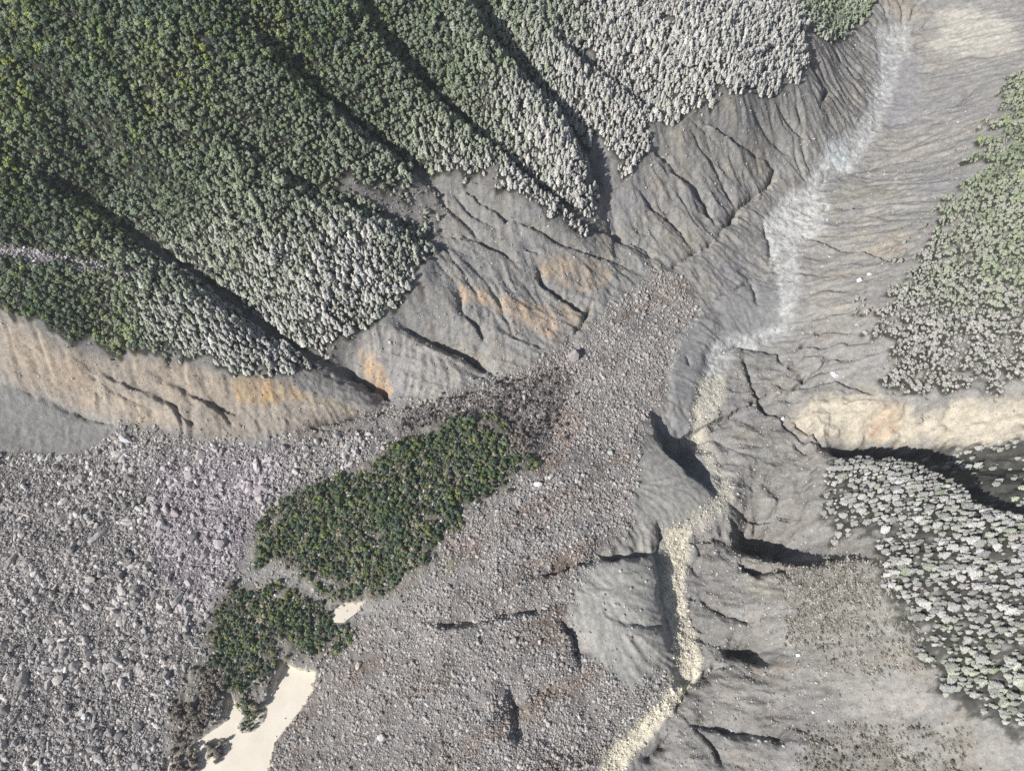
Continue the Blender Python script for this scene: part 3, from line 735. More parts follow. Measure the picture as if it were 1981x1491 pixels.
_cr = bkn.new('ShaderNodeValToRGB')
_cr.color_ramp.elements[0].color = (.05, .042, .035, 1); _cr.color_ramp.elements[1].color = (.13, .115, .10, 1)
bkl.new(_no.outputs[0], _cr.inputs[0]); bkl.new(_cr.outputs[0], bkb.inputs['Base Color'])
bkb.inputs['Roughness'].default_value = .95
def water_material():
    m, n, l, bs = new_mat('turbid_water')
    tc = n.new('ShaderNodeTexCoord')
    a = noise(n, l, tc.outputs['Object'], .12, 4)
    cr = n.new('ShaderNodeValToRGB')
    cr.color_ramp.elements[0].position = .3; cr.color_ramp.elements[0].color = (*lin((222, 212, 194)), 1)
    cr.color_ramp.elements[1].position = .7; cr.color_ramp.elements[1].color = (*lin((232, 224, 208)), 1)
    l.new(a.outputs[0], cr.inputs[0]); l.new(cr.outputs[0], bs.inputs['Base Color'])
    bs.inputs['Roughness'].default_value = .35
    bs.inputs['IOR'].default_value = 1.33
    w = noise(n, l, tc.outputs['Object'], 1.5, 3)
    bp = n.new('ShaderNodeBump'); bp.inputs['Strength'].default_value = .06
    l.new(w.outputs[0], bp.inputs['Height']); l.new(bp.outputs[0], bs.inputs['Normal'])
    return m
MAT_WATER = water_material()

# ------------------------------------------------------------------ ground objects: one sheet of land, cut along the edges of its earths
nr, nc = XX.shape
verts_all = np.c_[XX.ravel(), YY.ravel(), ZZ.ravel()]
idx = np.arange(nr * nc).reshape(nr, nc)
quads = np.c_[idx[:-1, :-1].ravel(), idx[:-1, 1:].ravel(), idx[1:, 1:].ravel(), idx[1:, :-1].ravel()]
gy_, gx_ = np.gradient(ZZ)
hx = np.gradient(XX, axis=1); hy = np.gradient(YY, axis=0)
nx = -(gx_ / hx); ny = -(gy_ / hy)
nl = np.sqrt(nx ** 2 + ny ** 2 + 1)
normals = np.c_[(nx / nl).ravel(), (ny / nl).ravel(), (1 / nl).ravel()]
coarse = np.clip(0.55 + .35 * m_boul + .3 * m_scree - .45 * m_mud, .08, 1)

KLASS = np.zeros(XX.shape, int)            # 0 wooded hillside and bare slope (by side), then the rest
names = ['mountainside', 'bare_slope', 'hill', 'debris_field', 'rubble_slope', 'scarp', 'talus_slope', 'mud_bank', 'stream_bed']
KLASS[:] = 1
KLASS[M('forest', 1, 3) > .5] = 0
KLASS[np.maximum(M('rightwood', 1, 3), M('rightgreen', 1, 3)) > .5] = 2
KLASS[m_scree > .5] = 4
KLASS[np.maximum(m_boul, m_isl) > .5] = 3
KLASS[np.maximum(M('scarpL', 1, 2), M('creamR', 1, 2)) > .5] = 5
KLASS[M('talus', 1, 1.5) > .5] = 6
KLASS[m_mud > .4] = 7
KLASS[m_str > .5] = 8
KLASS[(m_wat > .5)] = 3
fk = KLASS.ravel()[quads[:, 0]]
STRUCT_LABEL = {
 'mountainside': 'forest floor of the spurred mountainside above the bare gullies', 'bare_slope': 'grey dust-covered eroded slopes cut by dark rills',
 'hill': 'wooded hill floor across the pale stream', 'debris_field': 'grey debris field of coarse boulders and shrubby islands',
 'rubble_slope': 'brown-grey slope of fine rubble between shrub island and stream', 'scarp': 'steep tan and ochre bare scarps',
 'talus_slope': 'smooth dark grey fan of fine talus below the tan scarp', 'mud_bank': 'smooth blue-grey banks of packed mud by the stream',
 'stream_bed': 'pale winding stream bed of cream gravel'}
GROUND = []
for k, nm in enumerate(names):
    q = quads[fk == k]
    if not len(q):
        continue
    used, inv = np.unique(q, return_inverse=True)
    me = bpy.data.meshes.new(nm)
    me.vertices.add(len(used)); me.vertices.foreach_set('co', verts_all[used].ravel().astype(np.float32))
    me.loops.add(len(q) * 4); me.loops.foreach_set('vertex_index', inv.ravel().astype(np.int32))
    me.polygons.add(len(q)); me.polygons.foreach_set('loop_start', (np.arange(len(q)) * 4).astype(np.int32))
    me.update(calc_edges=True)
    me.polygons.foreach_set('use_smooth', np.ones(len(q), bool))
    ca = me.attributes.new('earth', 'FLOAT_COLOR', 'POINT')
    GROUND.append((me.name, used))
    ga = me.attributes.new('coarse', 'FLOAT', 'POINT')
    ga.data.foreach_set('value', coarse.ravel()[used].astype(np.float32))
    me.normals_split_custom_set_from_vertices(normals[used].astype(np.float32))
    me.materials.append(MAT_EARTH)
    o = bpy.data.objects.new(nm, me); COL.objects.link(o)
    o['kind'] = 'structure'; o['label'] = STRUCT_LABEL[nm]

def water_sheet(name, P, z, label):
    c = P.mean(0)
    ring = c + (P - c) * 1.0
    d = P - c; ring = P + d / np.maximum(np.hypot(*d.T)[:, None], 1e-6) * 2.5
    me = bpy.data.meshes.new(name)
    me.from_pydata([(x, y, z) for x, y in ring], [], [list(range(len(ring)))])
    me.update()
    if me.polygons[0].normal.z < 0:
        me.flip_normals()
    me.materials.append(MAT_WATER)
    o = bpy.data.objects.new(name, me); COL.objects.link(o)
    o['kind'] = 'structure'; o['label'] = label
water_sheet('water', G['water'], WATER_Z, 'smooth cream-coloured turbid water winding between shrubs and rubble')
water_sheet('water', G['poolB'], POOL_Z, 'small cream-coloured pool between the two shrub islands')

# ------------------------------------------------------------------ prototypes
def mesh_from(name, vs_, fs_, mats, smooth=False):
    me = bpy.data.meshes.new(name)
    me.from_pydata(vs_, [], fs_)
    me.update()
    for m in mats:
        me.materials.append(m)
    if smooth:
        me.polygons.foreach_set('use_smooth', [True] * len(me.polygons))
    return me

def trunk_mesh(name, h, r, seed, limbs=4):
    rr = random.Random(seed); vs_, fs_ = [], []
    def tube(a, b, ra, rb, k=5):
        a, b = Vector(a), Vector(b); ax = (b - a).normalized()
        u = ax.orthogonal().normalized(); w = ax.cross(u)
        s = len(vs_)
        for p, q in ((a, ra), (b, rb)):
            for i in range(k):
                t = 2 * math.pi * i / k
                vs_.append(tuple(p + (u * math.cos(t) + w * math.sin(t)) * q))
        for i in range(k):
            fs_.append((s + i, s + (i + 1) % k, s + k + (i + 1) % k, s + k + i))
    lean = (rr.uniform(-.03, .03), rr.uniform(-.03, .03))
    tube((0, 0, -1.2), (lean[0] * h, lean[1] * h, h * .5), r, r * .7)
    tube((lean[0] * h, lean[1] * h, h * .5), (lean[0] * 2 * h, lean[1] * 2 * h, h * .97), r * .7, r * .12)
    for i in range(limbs):
        t = rr.uniform(.3, .7); an = rr.uniform(0, 6.28); ln = h * rr.uniform(.15, .25)
        b = (lean[0] * 2 * t * h, lean[1] * 2 * t * h, t * h)
        tube(b, (b[0] + math.cos(an) * ln, b[1] + math.sin(an) * ln, b[2] + ln * .5), r * .35, r * .08, 4)
    return mesh_from(name, vs_, fs_, [MAT_BARK])

def leaf_quad(vs_, fs_, p, nrm, size, rr):
    nrm = nrm.normalized(); u = nrm.orthogonal().normalized(); w = nrm.cross(u)
    a = rr.uniform(0, 6.28); u2 = u * math.cos(a) + w * math.sin(a); w2 = nrm.cross(u2)
    s = len(vs_)
    e1, e2 = size * rr.uniform(.7, 1.2), size * rr.uniform(.5, .9)
    vs_.extend([tuple(p + u2 * e1), tuple(p + w2 * e2 + nrm * size * rr.uniform(-.25, .25)), tuple(p - u2 * e1 * rr.uniform(.6, 1)), tuple(p - w2 * e2 + nrm * size * rr.uniform(-.25, .25))])
    fs_.append((s, s + 1, s + 2, s + 3))

def conifer_crown(name, seed, h=10.0, rad=2.0, round_=0.0):
    """tiers of drooping boughs round a ragged spire."""
    rr = random.Random(seed); vs_, fs_ = [], []
    def prof(t):
        return rad * ((1 - t) ** (.8 - .35 * round_)) * (1 - .25 * round_ * (1 - t)) + .12
    # dense inner foliage
    k, lv = 7, 7
    s = len(vs_)
    for j in range(lv):
        t = j / (lv - 1); z = h * (.12 + .86 * t)
        for i in range(k):
            a = 2 * math.pi * (i + .5 * (j % 2)) / k
            q = prof(t) * .55 * rr.uniform(.5, 1.2)
            vs_.append((math.cos(a) * q, math.sin(a) * q, z + rr.uniform(-.25, .25)))
    for j in range(lv - 1):
        for i in range(k):
            fs_.append((s + j * k + i, s + j * k + (i + 1) % k, s + (j + 1) * k + (i + 1) % k, s + (j + 1) * k + i))
    # boughs
    tiers = 13
    for j in range(tiers):
        t = (j + rr.uniform(-.3, .3)) / tiers; t = min(max(t, 0), .97)
        z = h * (.10 + .88 * t); n = int(9 - 4 * t)
        off = rr.uniform(0, 6.28)
        for i in range(n):
            a = off + 2 * math.pi * i / n + rr.uniform(-.3, .3)
            L = prof(t) * rr.uniform(.6, 1.45)
            dr = Vector((math.cos(a), math.sin(a), 0)); sd_ = Vector((-math.sin(a), math.cos(a), 0))
            wd_ = L * rr.uniform(.28, .45) + .1
            droop = L * rr.uniform(.1, .45)
            p0 = Vector((0, 0, z)) + dr * L * .2; tip = Vector((0, 0, z - droop)) + dr * L
            mid = Vector((0, 0, z + L * .05 - droop * .3)) + dr * L * .62
            s = len(vs_)
            vs_.extend([tuple(p0), tuple(mid + sd_ * wd_ - Vector((0, 0, wd_ * .25))), tuple(tip), tuple(mid - sd_ * wd_ - Vector((0, 0, wd_ * .25))), tuple(mid + Vector((0, 0, .12)))])
            fs_.extend([(s, s + 4, s + 1), (s + 1, s + 4, s + 2), (s + 2, s + 4, s + 3), (s + 3, s + 4, s)])
            if rr.random() < .7:
                leaf_quad(vs_, fs_, mid + sd_ * rr.uniform(-wd_, wd_) + Vector((0, 0, rr.uniform(0, .2))), dr * .5 + Vector((0, 0, 1)), .3, rr)
    return mesh_from(name, vs_, fs_, [MAT_LEAF])

def leafy_crown(name, seed, h=7.0, rad=2.4, base=.25, lobes=7, leaves=260, leaf=.42):
    """clustered lobes of leaf clumps with gaps between them."""
    rr = random.Random(seed); vs_, fs_ = [], []
    cs = []
    for i in range(lobes):
        a = 6.28 * i / lobes + rr.uniform(-.4, .4); q = rad * rr.uniform(.25, .6)
        z = h * rr.uniform(base + .18, .80)
        cs.append((Vector((math.cos(a) * q, math.sin(a) * q, z)), rad * rr.uniform(.34, .52)))
    cs.append((Vector((rr.uniform(-.2, .2), rr.uniform(-.2, .2), h * .84)), rad * .42))
    for c, r in cs:
        s = len(vs_)                                   # shaded leaf mass inside each lobe
        ring = 5
        vs_.append(tuple(c + Vector((0, 0, r * .7))))
        for zz, qq in ((.3, .68), (-.35, .66)):
            for i in range(ring):
                a = 6.28 * i / ring + zz
                k = rr.uniform(.75, 1.1)
                vs_.append(tuple(c + Vector((math.cos(a) * r * qq * k, math.sin(a) * r * qq * k, r * zz))))
        vs_.append(tuple(c - Vector((0, 0, r * .7))))
        for i in range(ring):
            j = (i + 1) % ring
            fs_.extend([(s, s + 1 + i, s + 1 + j), (s + 1 + i, s + 1 + ring + i, s + 1 + ring + j, s + 1 + j), (s + 1 + 2 * ring, s + 1 + ring + j, s + 1 + ring + i)])
    for i in range(leaves):
        c, r = cs[rr.randrange(len(cs))]
        d = Vector((rr.gauss(0, 1), rr.gauss(0, 1), rr.gauss(.35, 1))).normalized()
        p = c + d * r * rr.uniform(.7, 1.18)
        leaf_quad(vs_, fs_, p, d + Vector((rr.uniform(-.6, .6), rr.uniform(-.6, .6), rr.uniform(-.1, .8))), leaf, rr)
    return mesh_from(name, vs_, fs_, [MAT_LEAF])

import bmesh
def rock_mesh(name, seed, sub=2, stretch=(1, 1, 1), cuts=9):
    """an angular block: a lumpy body split by random fracture planes."""
    rr = random.Random(seed)
    bm = bmesh.new()
    bmesh.ops.create_icosphere(bm, subdivisions=sub, radius=1.0)
    ph = [rr.uniform(0, 9) for _ in range(6)]
    for v in bm.verts:
        c = v.co.copy()
        v.co *= 1 + .13 * math.sin(c.x * 2.7 + ph[0]) + .12 * math.sin(c.y * 3.1 + ph[1]) + .1 * math.sin(c.z * 3.7 + ph[2]) + .05 * math.sin(c.x * 7 + c.y * 6 + ph[3])
    for _ in range(cuts):
        d = Vector((rr.gauss(0, 1), rr.gauss(0, 1), rr.gauss(0, 1))).normalized(); k = rr.uniform(.52, .88)
        for v in bm.verts:
            e = v.co.dot(d) - k
            if e > 0:
                v.co -= d * e * .96
    for v in bm.verts:
        v.co.x *= stretch[0]; v.co.y *= stretch[1]; v.co.z *= stretch[2]
        v.co += Vector((rr.uniform(-1, 1), rr.uniform(-1, 1), rr.uniform(-1, 1))) * .025
    me = bpy.data.meshes.new(name)
    bm.to_mesh(me); bm.free()
    me.materials.append(MAT_ROCK)
    return me

def twig_bush(name, seed, n=42):
    """leafless scrub: a burst of thin stems and twigs."""
    rr = random.Random(seed); vs_, fs_ = [], []
    for i in range(n):
        a = rr.uniform(0, 6.28); up = rr.uniform(.15, 1.0)
        d = Vector((math.cos(a), math.sin(a), up)).normalized()
        L = rr.uniform(.5, 1.1); sd_ = d.cross(Vector((rr.uniform(-1, 1), rr.uniform(-1, 1), rr.uniform(-1, 1)))).normalized() * rr.uniform(.07, .16)
        p = Vector((rr.uniform(-.3, .3), rr.uniform(-.3, .3), 0)); m_ = p + d * L * .55 + Vector((0, 0, .05)); e = p + d * L
        s = len(vs_)
        vs_.extend([tuple(p + sd_), tuple(p - sd_), tuple(m_ - sd_), tuple(m_ + sd_), tuple(e)])
        fs_.extend([(s, s + 1, s + 2, s + 3), (s + 3, s + 2, s + 4)])
        b = m_ + Vector((rr.uniform(-.3, .3), rr.uniform(-.3, .3), rr.uniform(.0, .25)))
        s = len(vs_)
        vs_.extend([tuple(m_ + sd_), tuple(m_ - sd_), tuple(b)])
        fs_.append((s, s + 1, s + 2))
    return mesh_from(name, vs_, fs_, [MAT_LEAF])
TWIG = [twig_bush('twig_bush', 150 + i) for i in range(4)]
CONIFER = [(conifer_crown('crown', 10 + i, 10, r, rd), trunk_mesh('trunk', 10, .22, 30 + i)) for i, (r, rd) in enumerate([(1.8, .2), (2.1, .5), (2.3, .8), (1.7, .0), (2.4, .9), (2.5, .15)])]
BROAD = [(leafy_crown('crown', 50 + i, 8, r, .22, lb, 300, .45), trunk_mesh('trunk', 7, .2, 70 + i)) for i, (r, lb) in enumerate([(2.5, 7), (2.8, 8), (2.2, 6), (2.6, 9)])]
SHRUB = [(leafy_crown('crown', 90 + i, 3.4, r, .0, lb, 210, .36), trunk_mesh('stem', 2.6, .1, 110 + i)) for i, (r, lb) in enumerate([(2.0, 6), (1.7, 5), (2.3, 7), (1.9, 6)])]
ROCK = [rock_mesh('rock', 200 + i, 2, s, 10) for i, s in enumerate([(1, 1, .8), (1.25, .85, .7), (1, .8, .9), (1.45, .75, .6), (1, 1, .6), (1.15, .9, 1.0), (1.6, .6, .55), (.9, 1.05, .75)])]
PEB = [rock_mesh('rock', 240 + i, 1, s, 6) for i, s in enumerate([(1, 1, .8), (1.25, .85, .7), (1, .8, .9), (1.4, .75, .6)])]

def whole_tree(pair, name):
    """crown and trunk as one mesh, for the uncountable forest."""
    bm = bmesh.new()
    bm.from_mesh(pair[0]); n0 = len(bm.faces)
    bm.from_mesh(pair[1])
    bm.faces.ensure_lookup_table()
    for f in bm.faces[n0:]:
        f.material_index = 1
    me = bpy.data.meshes.new(name)
    bm.to_mesh(me); bm.free()
    me.materials.append(MAT_LEAF); me.materials.append(MAT_BARK)
    return me

def proto_collection(name, meshes):
    c = bpy.data.collections.new(name)
    for i, me in enumerate(meshes):
        c.objects.link(bpy.data.objects.new('%s_%02d' % (name, i), me))
    return c
PC = {
 'conifer': proto_collection('conifer_kind', [whole_tree(p, 'conifer_kind') for p in CONIFER]),
 'broad': proto_collection('tree_kind', [whole_tree(p, 'tree_kind') for p in BROAD]),
 'shrub': proto_collection('shrub_kind', [whole_tree(p, 'shrub_kind') for p in SHRUB]),
 'twig': proto_collection('twig_kind', TWIG),
 'rock': proto_collection('rock_kind', ROCK),
 'peb': proto_collection('stone_kind', PEB),
}

def scatter(name, label, coll, P, rot, scl, kind, tint):
    """ONE object of countless alike things: points that carry their own turn, size, kind and colour."""
    n = len(P)
    if n == 0:
        return
    me = bpy.data.meshes.new(name)
    me.vertices.add(n); me.vertices.foreach_set('co', np.asarray(P, np.float32).ravel())
    for nm, tp, key, arr in (('turn', 'FLOAT_VECTOR', 'vector', rot), ('size', 'FLOAT_VECTOR', 'vector', scl)):
        a = me.attributes.new(nm, tp, 'POINT'); a.data.foreach_set(key, np.asarray(arr, np.float32).ravel())
    a = me.attributes.new('which', 'INT', 'POINT'); a.data.foreach_set('value', np.asarray(kind, np.int32))
    a = me.attributes.new('tint', 'FLOAT_COLOR', 'POINT'); a.data.foreach_set('color', np.c_[tint, np.ones(n)].ravel().astype(np.float32))
    o = bpy.data.objects.new(name, me); COL.objects.link(o)
    o['kind'] = 'stuff'; o['label'] = label
    ng = bpy.data.node_groups.new(name, 'GeometryNodeTree')
    ng.interface.new_socket('Geometry', in_out='INPUT', socket_type='NodeSocketGeometry')
    ng.interface.new_socket('Geometry', in_out='OUTPUT', socket_type='NodeSocketGeometry')
    N, L = ng.nodes, ng.links
    gi, go = N.new('NodeGroupInput'), N.new('NodeGroupOutput')
    ci = N.new('GeometryNodeCollectionInfo'); ci.inputs['Collection'].default_value = coll
    ci.inputs['Separate Children'].default_value = True; ci.inputs['Reset Children'].default_value = True
    ip = N.new('GeometryNodeInstanceOnPoints'); ip.inputs['Pick Instance'].default_value = True
    def attr(nm, tp):
        a = N.new('GeometryNodeInputNamedAttribute'); a.data_type = tp; a.inputs['Name'].default_value = nm
        return a.outputs['Attribute']
    L.new(gi.outputs[0], ip.inputs['Points']); L.new(ci.outputs[0], ip.inputs['Instance'])
    L.new(attr('which', 'INT'), ip.inputs['Instance Index'])
    er = N.new('FunctionNodeEulerToRotation'); L.new(attr('turn', 'FLOAT_VECTOR'), er.inputs[0])
    L.new(er.outputs[0], ip.inputs['Rotation'])
    L.new(attr('size', 'FLOAT_VECTOR'), ip.inputs['Scale'])
    L.new(ip.outputs[0], go.inputs[0])
    md = o.modifiers.new('scatter', 'NODES'); md.node_group = ng
    return o

# ------------------------------------------------------------------ scattering helpers
def jitter_points(P, step, seed):
    r = np.random.default_rng(seed)
    x0, y0 = P.min(0); x1, y1 = P.max(0)
    gx, gy = np.meshgrid(np.arange(x0, x1, step), np.arange(y0, y1, step))
    gx = gx + (np.arange(gx.shape[0])[:, None] % 2) * step * .5
    x = (gx + r.uniform(-.45, .45, gx.shape) * step).ravel(); y = (gy + r.uniform(-.45, .45, gy.shape) * step).ravel()
    k = (np.abs(x) < half_w(y) * .995) & (y > -88) & (y < 560)
    return x[k], y[k]

def view_filter(x, y, z, pad=230):
    px, py, d = to_pixel(x, y, z)
    return (px > -pad) & (px < W_PX + pad) & (py > -pad) & (py < H_PX + pad)

# share of dust on the leaves, 0 green .. 1 grey: spot readings
DUST = [(0,0,.0),(200,150,.05),(450,50,.0),(600,100,.05),(0,350,.05),(150,420,.05),(300,300,.12),(400,250,.15),(520,250,.2),(700,150,.22),(800,60,.2),(600,330,.32),(450,400,.62),(330,470,.55),(540,360,.5),(380,400,.42),
 (400,520,.85),(500,450,.8),(600,430,.85),(700,500,1),(600,600,1),(750,300,.5),(850,250,.55),(900,150,.35),(950,230,.7),(850,330,.8),(700,270,.45),(1000,320,.95),(1000,60,.6),(950,60,.4),(1050,180,.95),(1100,100,1),(1060,15,.55),(1200,100,1),(1400,80,1),(1100,350,1),(1200,250,1),(1500,60,1),(1620,30,.45),(1650,60,.5),
 (100,580,.12),(200,640,.1),(60,540,.15),(330,580,.75),(450,620,.95),(280,520,.6),(220,490,.6),(550,680,1),(1950,180,.35),(1930,320,.2),(1900,430,.35),(1960,520,.2),(1840,440,.45),(1780,500,.8),(1850,560,.5),(1960,640,.75),(1720,620,.95),(1800,680,.88),(1930,700,.85),
 (1700,950,.97),(1850,900,.9),(1960,880,.9),(1900,1000,.95),(1800,1150,1),(1950,1150,1),(1850,1300,.85),(1950,1350,.85)]
_d = np.array(DUST, float); _dg = ground_at(_d[:, :2])
def dust_at(x, y):
    w = np.zeros(x.shape); s = np.zeros(x.shape)
    for (gx, gy, _), v in zip(_dg, _d[:, 2]):
        k = 1 / (((x - gx) ** 2 + (y - gy) ** 2) / 400 + 1) ** 2.2
        w += k; s += k * v
    return np.clip(s / w + .10 * fbm(x / 22, y / 22, 3, 95), 0, 1)

GREENS = [lin(c) for c in ((98, 116, 88), (92, 110, 96), (118, 136, 88), (124, 138, 112), (148, 158, 92), (138, 150, 106))]
def leaf_tint(x, y, r, dust, pale=(204, 201, 196), mute=0.0):
    n = len(x)
    patch = fbm(x / 30, y / 30, 3, 97)
    pick = np.clip((patch * 6 + 2.5 + r.normal(0, .9, n)).astype(int), 0, 5)
    g = np.array(GREENS)[pick] * (r.uniform(.6, 1.35, n) * (1 + .5 * fbm(x / 13, y / 13, 3, 96)))[:, None]
    olive = lin((160, 168, 144))
    a = lin(pale) * r.uniform(.78, 1.15, n)[:, None] * np.array([1, 1, 1]) + r.normal(0, .006, (n, 3))
    d = np.clip(dust + r.normal(0, .10, n), 0, 1)[:, None]
    mid = olive * r.uniform(.8, 1.2, n)[:, None]
    c = np.where(d < .5, g * (1 - d * 2) + mid * d * 2, mid * (2 - d * 2) + a * (d * 2 - 1))
    return np.clip(c, .01, .8)

def tag(o, label, cat, group=None):
    o['label'] = label; o['category'] = cat
    if group:
        o['group'] = group

def make_individual(name, pair, part_names, P, rotz, s, tint, label, cat, group):
    e = bpy.data.objects.new(name, None); COL.objects.link(e)
    e.location = P; e.rotation_euler = (0, 0, rotz); e.scale = s
    e.empty_display_size = .5
    tag(e, label, cat, group)
    for me, pn in zip(pair, part_names):
        o = bpy.data.objects.new(pn, me); COL.objects.link(o)
        o.parent = e
        o['tint'] = [float(v) for v in tint]
    return e

def size_in_view(x, y, z, h):
    px, py, d = to_pixel(x, y, z)
    s = h / d * FPX
    s[(px < 12) | (px > W_PX - 12) | (py < 14) | (py > H_PX - 10)] = 0
    return s

# ------------------------------------------------------------------ woods
def stand(key, step, seed, protos, hgt, thin=0.0, mask_soft=2.0, warp=3.0, gap=None, fray=0.0):
    x, y = jitter_points(G[key], step, seed)
    r = np.random.default_rng(seed + 1)
    m = region(G[key], x, y, mask_soft, warp, 14 if warp < 20 else 22, 1)
    keep = r.uniform(0, 1, len(x)) < m * (1 - thin)
    if fray:
        keep &= fbm(x / 11, y / 11, 3, seed + 2, .6) > .12 - np.clip(poly_sd(G[key], x, y), -3, fray * 2) / fray * .55
    if gap is not None:
        keep &= gap(x, y, r)
    x, y = x[keep], y[keep]
    z = sample(ZZ, x, y) - .15
    k = view_filter(x, y, z)
    x, y, z = x[k], y[k], z[k]
    n = len(x)
    s = (hgt[0] + (hgt[1] - hgt[0]) * r.uniform(0, 1, n) ** 1.35) * (1 + .45 * fbm(x / 14, y / 14, 3, seed))
    sc = np.c_[s * r.uniform(.85, 1.2, n), s * r.uniform(.85, 1.2, n), s * r.uniform(.85, 1.15, n)]
    return dict(x=x, y=y, z=z, s=sc, rot=r.uniform(0, 6.28, n), kind=r.integers(0, len(protos), n), r=r, n=n)

def join(ds):
    out = {k: np.concatenate([d[k] for d in ds]) for k in ('x', 'y', 'z', 's', 'rot', 'kind', 'tint')}
    out['n'] = len(out['x'])
    return out

def sub(d, m):
    return {**{k: d[k][m] for k in ('x', 'y', 'z', 's', 'rot', 'kind', 'tint')}, 'n': int(m.sum())}

def forest_gap(x, y, r):
    ok = np.ones(len(x), bool)
    ok &= r.uniform(0, 1, len(x)) > region(G['sparseD'], x, y, 3, 3) * .8
    ok &= r.uniform(0, 1, len(x)) > region(G['pebbleL'], x, y, 2, 2) * .9
    ok &= fbm(x / 16, y / 16, 3, 99) > -.45
    for L, dep, wa, wb in (V[0], V[4], V[5], V[6]):
        d, t = line_ds(L, x, y, 8)
        ok &= ~((np.abs(d + .8) < 2.2 + 2 * fbm(x / 12, y / 12, 2, 98)) & (t > .3))
    return ok

def out_stuff(name, label, coll, d):
    scatter(name, label, PC[coll], np.c_[d['x'], d['y'], d['z']], np.c_[d['rot'] * 0, d['rot'] * 0, d['rot']], d['s'], d['kind'], d['tint'])

# mountainside: broadleaved green above, conifers grey with dust below
f = stand('forest', 1.42, 301, CONIFER, (.22, .72), gap=forest_gap, mask_soft=4, warp=7, fray=7)
f['s'][:, 2] *= .85
du = np.clip(dust_at(f['x'], f['y']) + .28 * fbm(f['x'] / 17, f['y'] / 17, 3, 123, .6), 0, 1)
f['tint'] = leaf_tint(f['x'], f['y'], f['r'], du)
is_con = f['r'].uniform(0, 1, f['n']) < .72 * sstep(.3, .8, du)
con_f = sub(f, is_con & (f['r'].uniform(0, 1, f['n']) < .78)); bro_f = sub(f, ~is_con)
bro_f['kind'] = bro_f['kind'] % len(BROAD); bro_f['s'] = bro_f['s'] * .95

g = stand('rightgreen', 1.7, 311, BROAD, (.2, .56), mask_soft=9, warp=14, fray=17, gap=lambda x, y, r: fbm(x / 14, y / 14, 3, 103) > -.2 - .25 * sstep(0, 14, poly_sd(G['rightgreen'], x, y)) + .25 * region(G['rillRtop'], x, y, 4, 3))
g['tint'] = leaf_tint(g['x'], g['y'], g['r'], dust_at(g['x'], g['y']) + .18 + .35 * fbm(g['x'] / 10, g['y'] / 10, 2, 119), (184, 181, 176))
w = stand('rightwood', 1.75, 321, CONIFER, (.26, .82), mask_soft=5, warp=8, fray=9, gap=lambda x, y, r: (fbm(x / 7, y / 7, 3, 107, .6) > -.27) & (r.uniform(0, 1, len(x)) > .82 * region(G['hollow'], x, y, 2, 2)))
w['s'] *= .9; w['s'][:, 2] *= .72
w['kind'] = np.array([0, 1, 3, 3, 5, 5])[w['kind']]
w['tint'] = leaf_tint(w['x'], w['y'], w['r'], dust_at(w['x'], w['y']) - (w['r'].uniform(0, 1, w['n']) < .07) * .3, (182, 180, 177))

w['tint'] = w['tint'] * np.random.default_rng(9).uniform(.62, 1.12, w['n'])[:, None]

def individuals(d, n, h, name, protos, parts, cat, labeler):
    """the n that show largest become things of their own; the rest is returned."""
    sv = size_in_view(d['x'], d['y'], d['z'], h * d['s'].max(1))
    top = np.argsort(-sv)[:n]
    m = np.zeros(d['n'], bool); m[top] = True
    for i in top:
        px, py, _ = to_pixel(d['x'][i], d['y'][i], d['z'][i])
        lab, grp = labeler(float(px), float(py), d['tint'][i], d['s'][i])
        make_individual(name, protos[d['kind'][i]], parts, (d['x'][i], d['y'][i], d['z'][i]), d['rot'][i], d['s'][i], d['tint'][i], lab, cat, grp)
    return sub(d, ~m)

def look(t, s_, words=('white', 'pale grey', 'grey', 'greenish')):
    lum = float(np.dot(t, (.3, .6, .1)))
    green = float(t[1] / (t[0] + t[2] + 1e-6))
    col = words[3] if green > .535 else words[0] if lum > .52 else words[1] if lum > .40 else words[2]
    size = 'broad' if s_[2] > .54 else 'small' if s_[2] < .47 else 'mid-sized'
    return size, col

def conifer_label(px, py, t, s_):
    size, col = look(t, s_)
    if py < 900 or (px > 1850 and py < 960):
        place = 'in the shaded hollow below the cream scarp'
    elif px < 1690 + (py - 900) * .25 and py < 1100:
        place = 'at the wood edge beside the dark hollow'
    elif px < 1720 + (py - 1080) * .42:
        place = 'at the wood edge beside the grey scrub'
    elif py > 1220:
        place = 'at the lower end of the dense wood'
    else:
        place = 'deep inside the dense wood'
    return '%s %s dust-coated conifer %s' % (size, col, place), 'dust-coated conifers ' + place

def tree_label(px, py, t, s_):
    size, col = look(t, (0, 0, s_[2] * 1.02), ('whitish', 'pale grey', 'olive grey', 'green'))
    if py > 690:
        place = 'along the upper rim of the cream scarp'
    elif px < 1760:
        place = 'at the wood edge above the dark rills'
    elif py < 480:
        place = 'in the patchy wood above the white boulders'
    else:
        place = 'inside the hill wood above the cream scarp'
    return '%s %s broadleaf tree %s' % (size, col, place), 'dusty trees ' + place

w_rest = individuals(w, 300, 10, 'conifer_tree', CONIFER, ('crown', 'trunk'), 'conifer', conifer_label)
g_rest = individuals(g, 300, 8, 'broadleaf_tree', BROAD, ('crown', 'trunk'), 'tree', tree_label)
out_stuff('forest', 'green to dust-grey forest covering the spurs of the mountainside', 'conifer', con_f)
out_stuff('forest', 'green broadleaved woodland high on the mountainside', 'broad', bro_f)
out_stuff('forest', 'pale dust-coated conifer wood below the cream scarp', 'conifer', w_rest)
out_stuff('woods', 'dusty low woodland on the hill above the cream scarp', 'broad', g_rest)

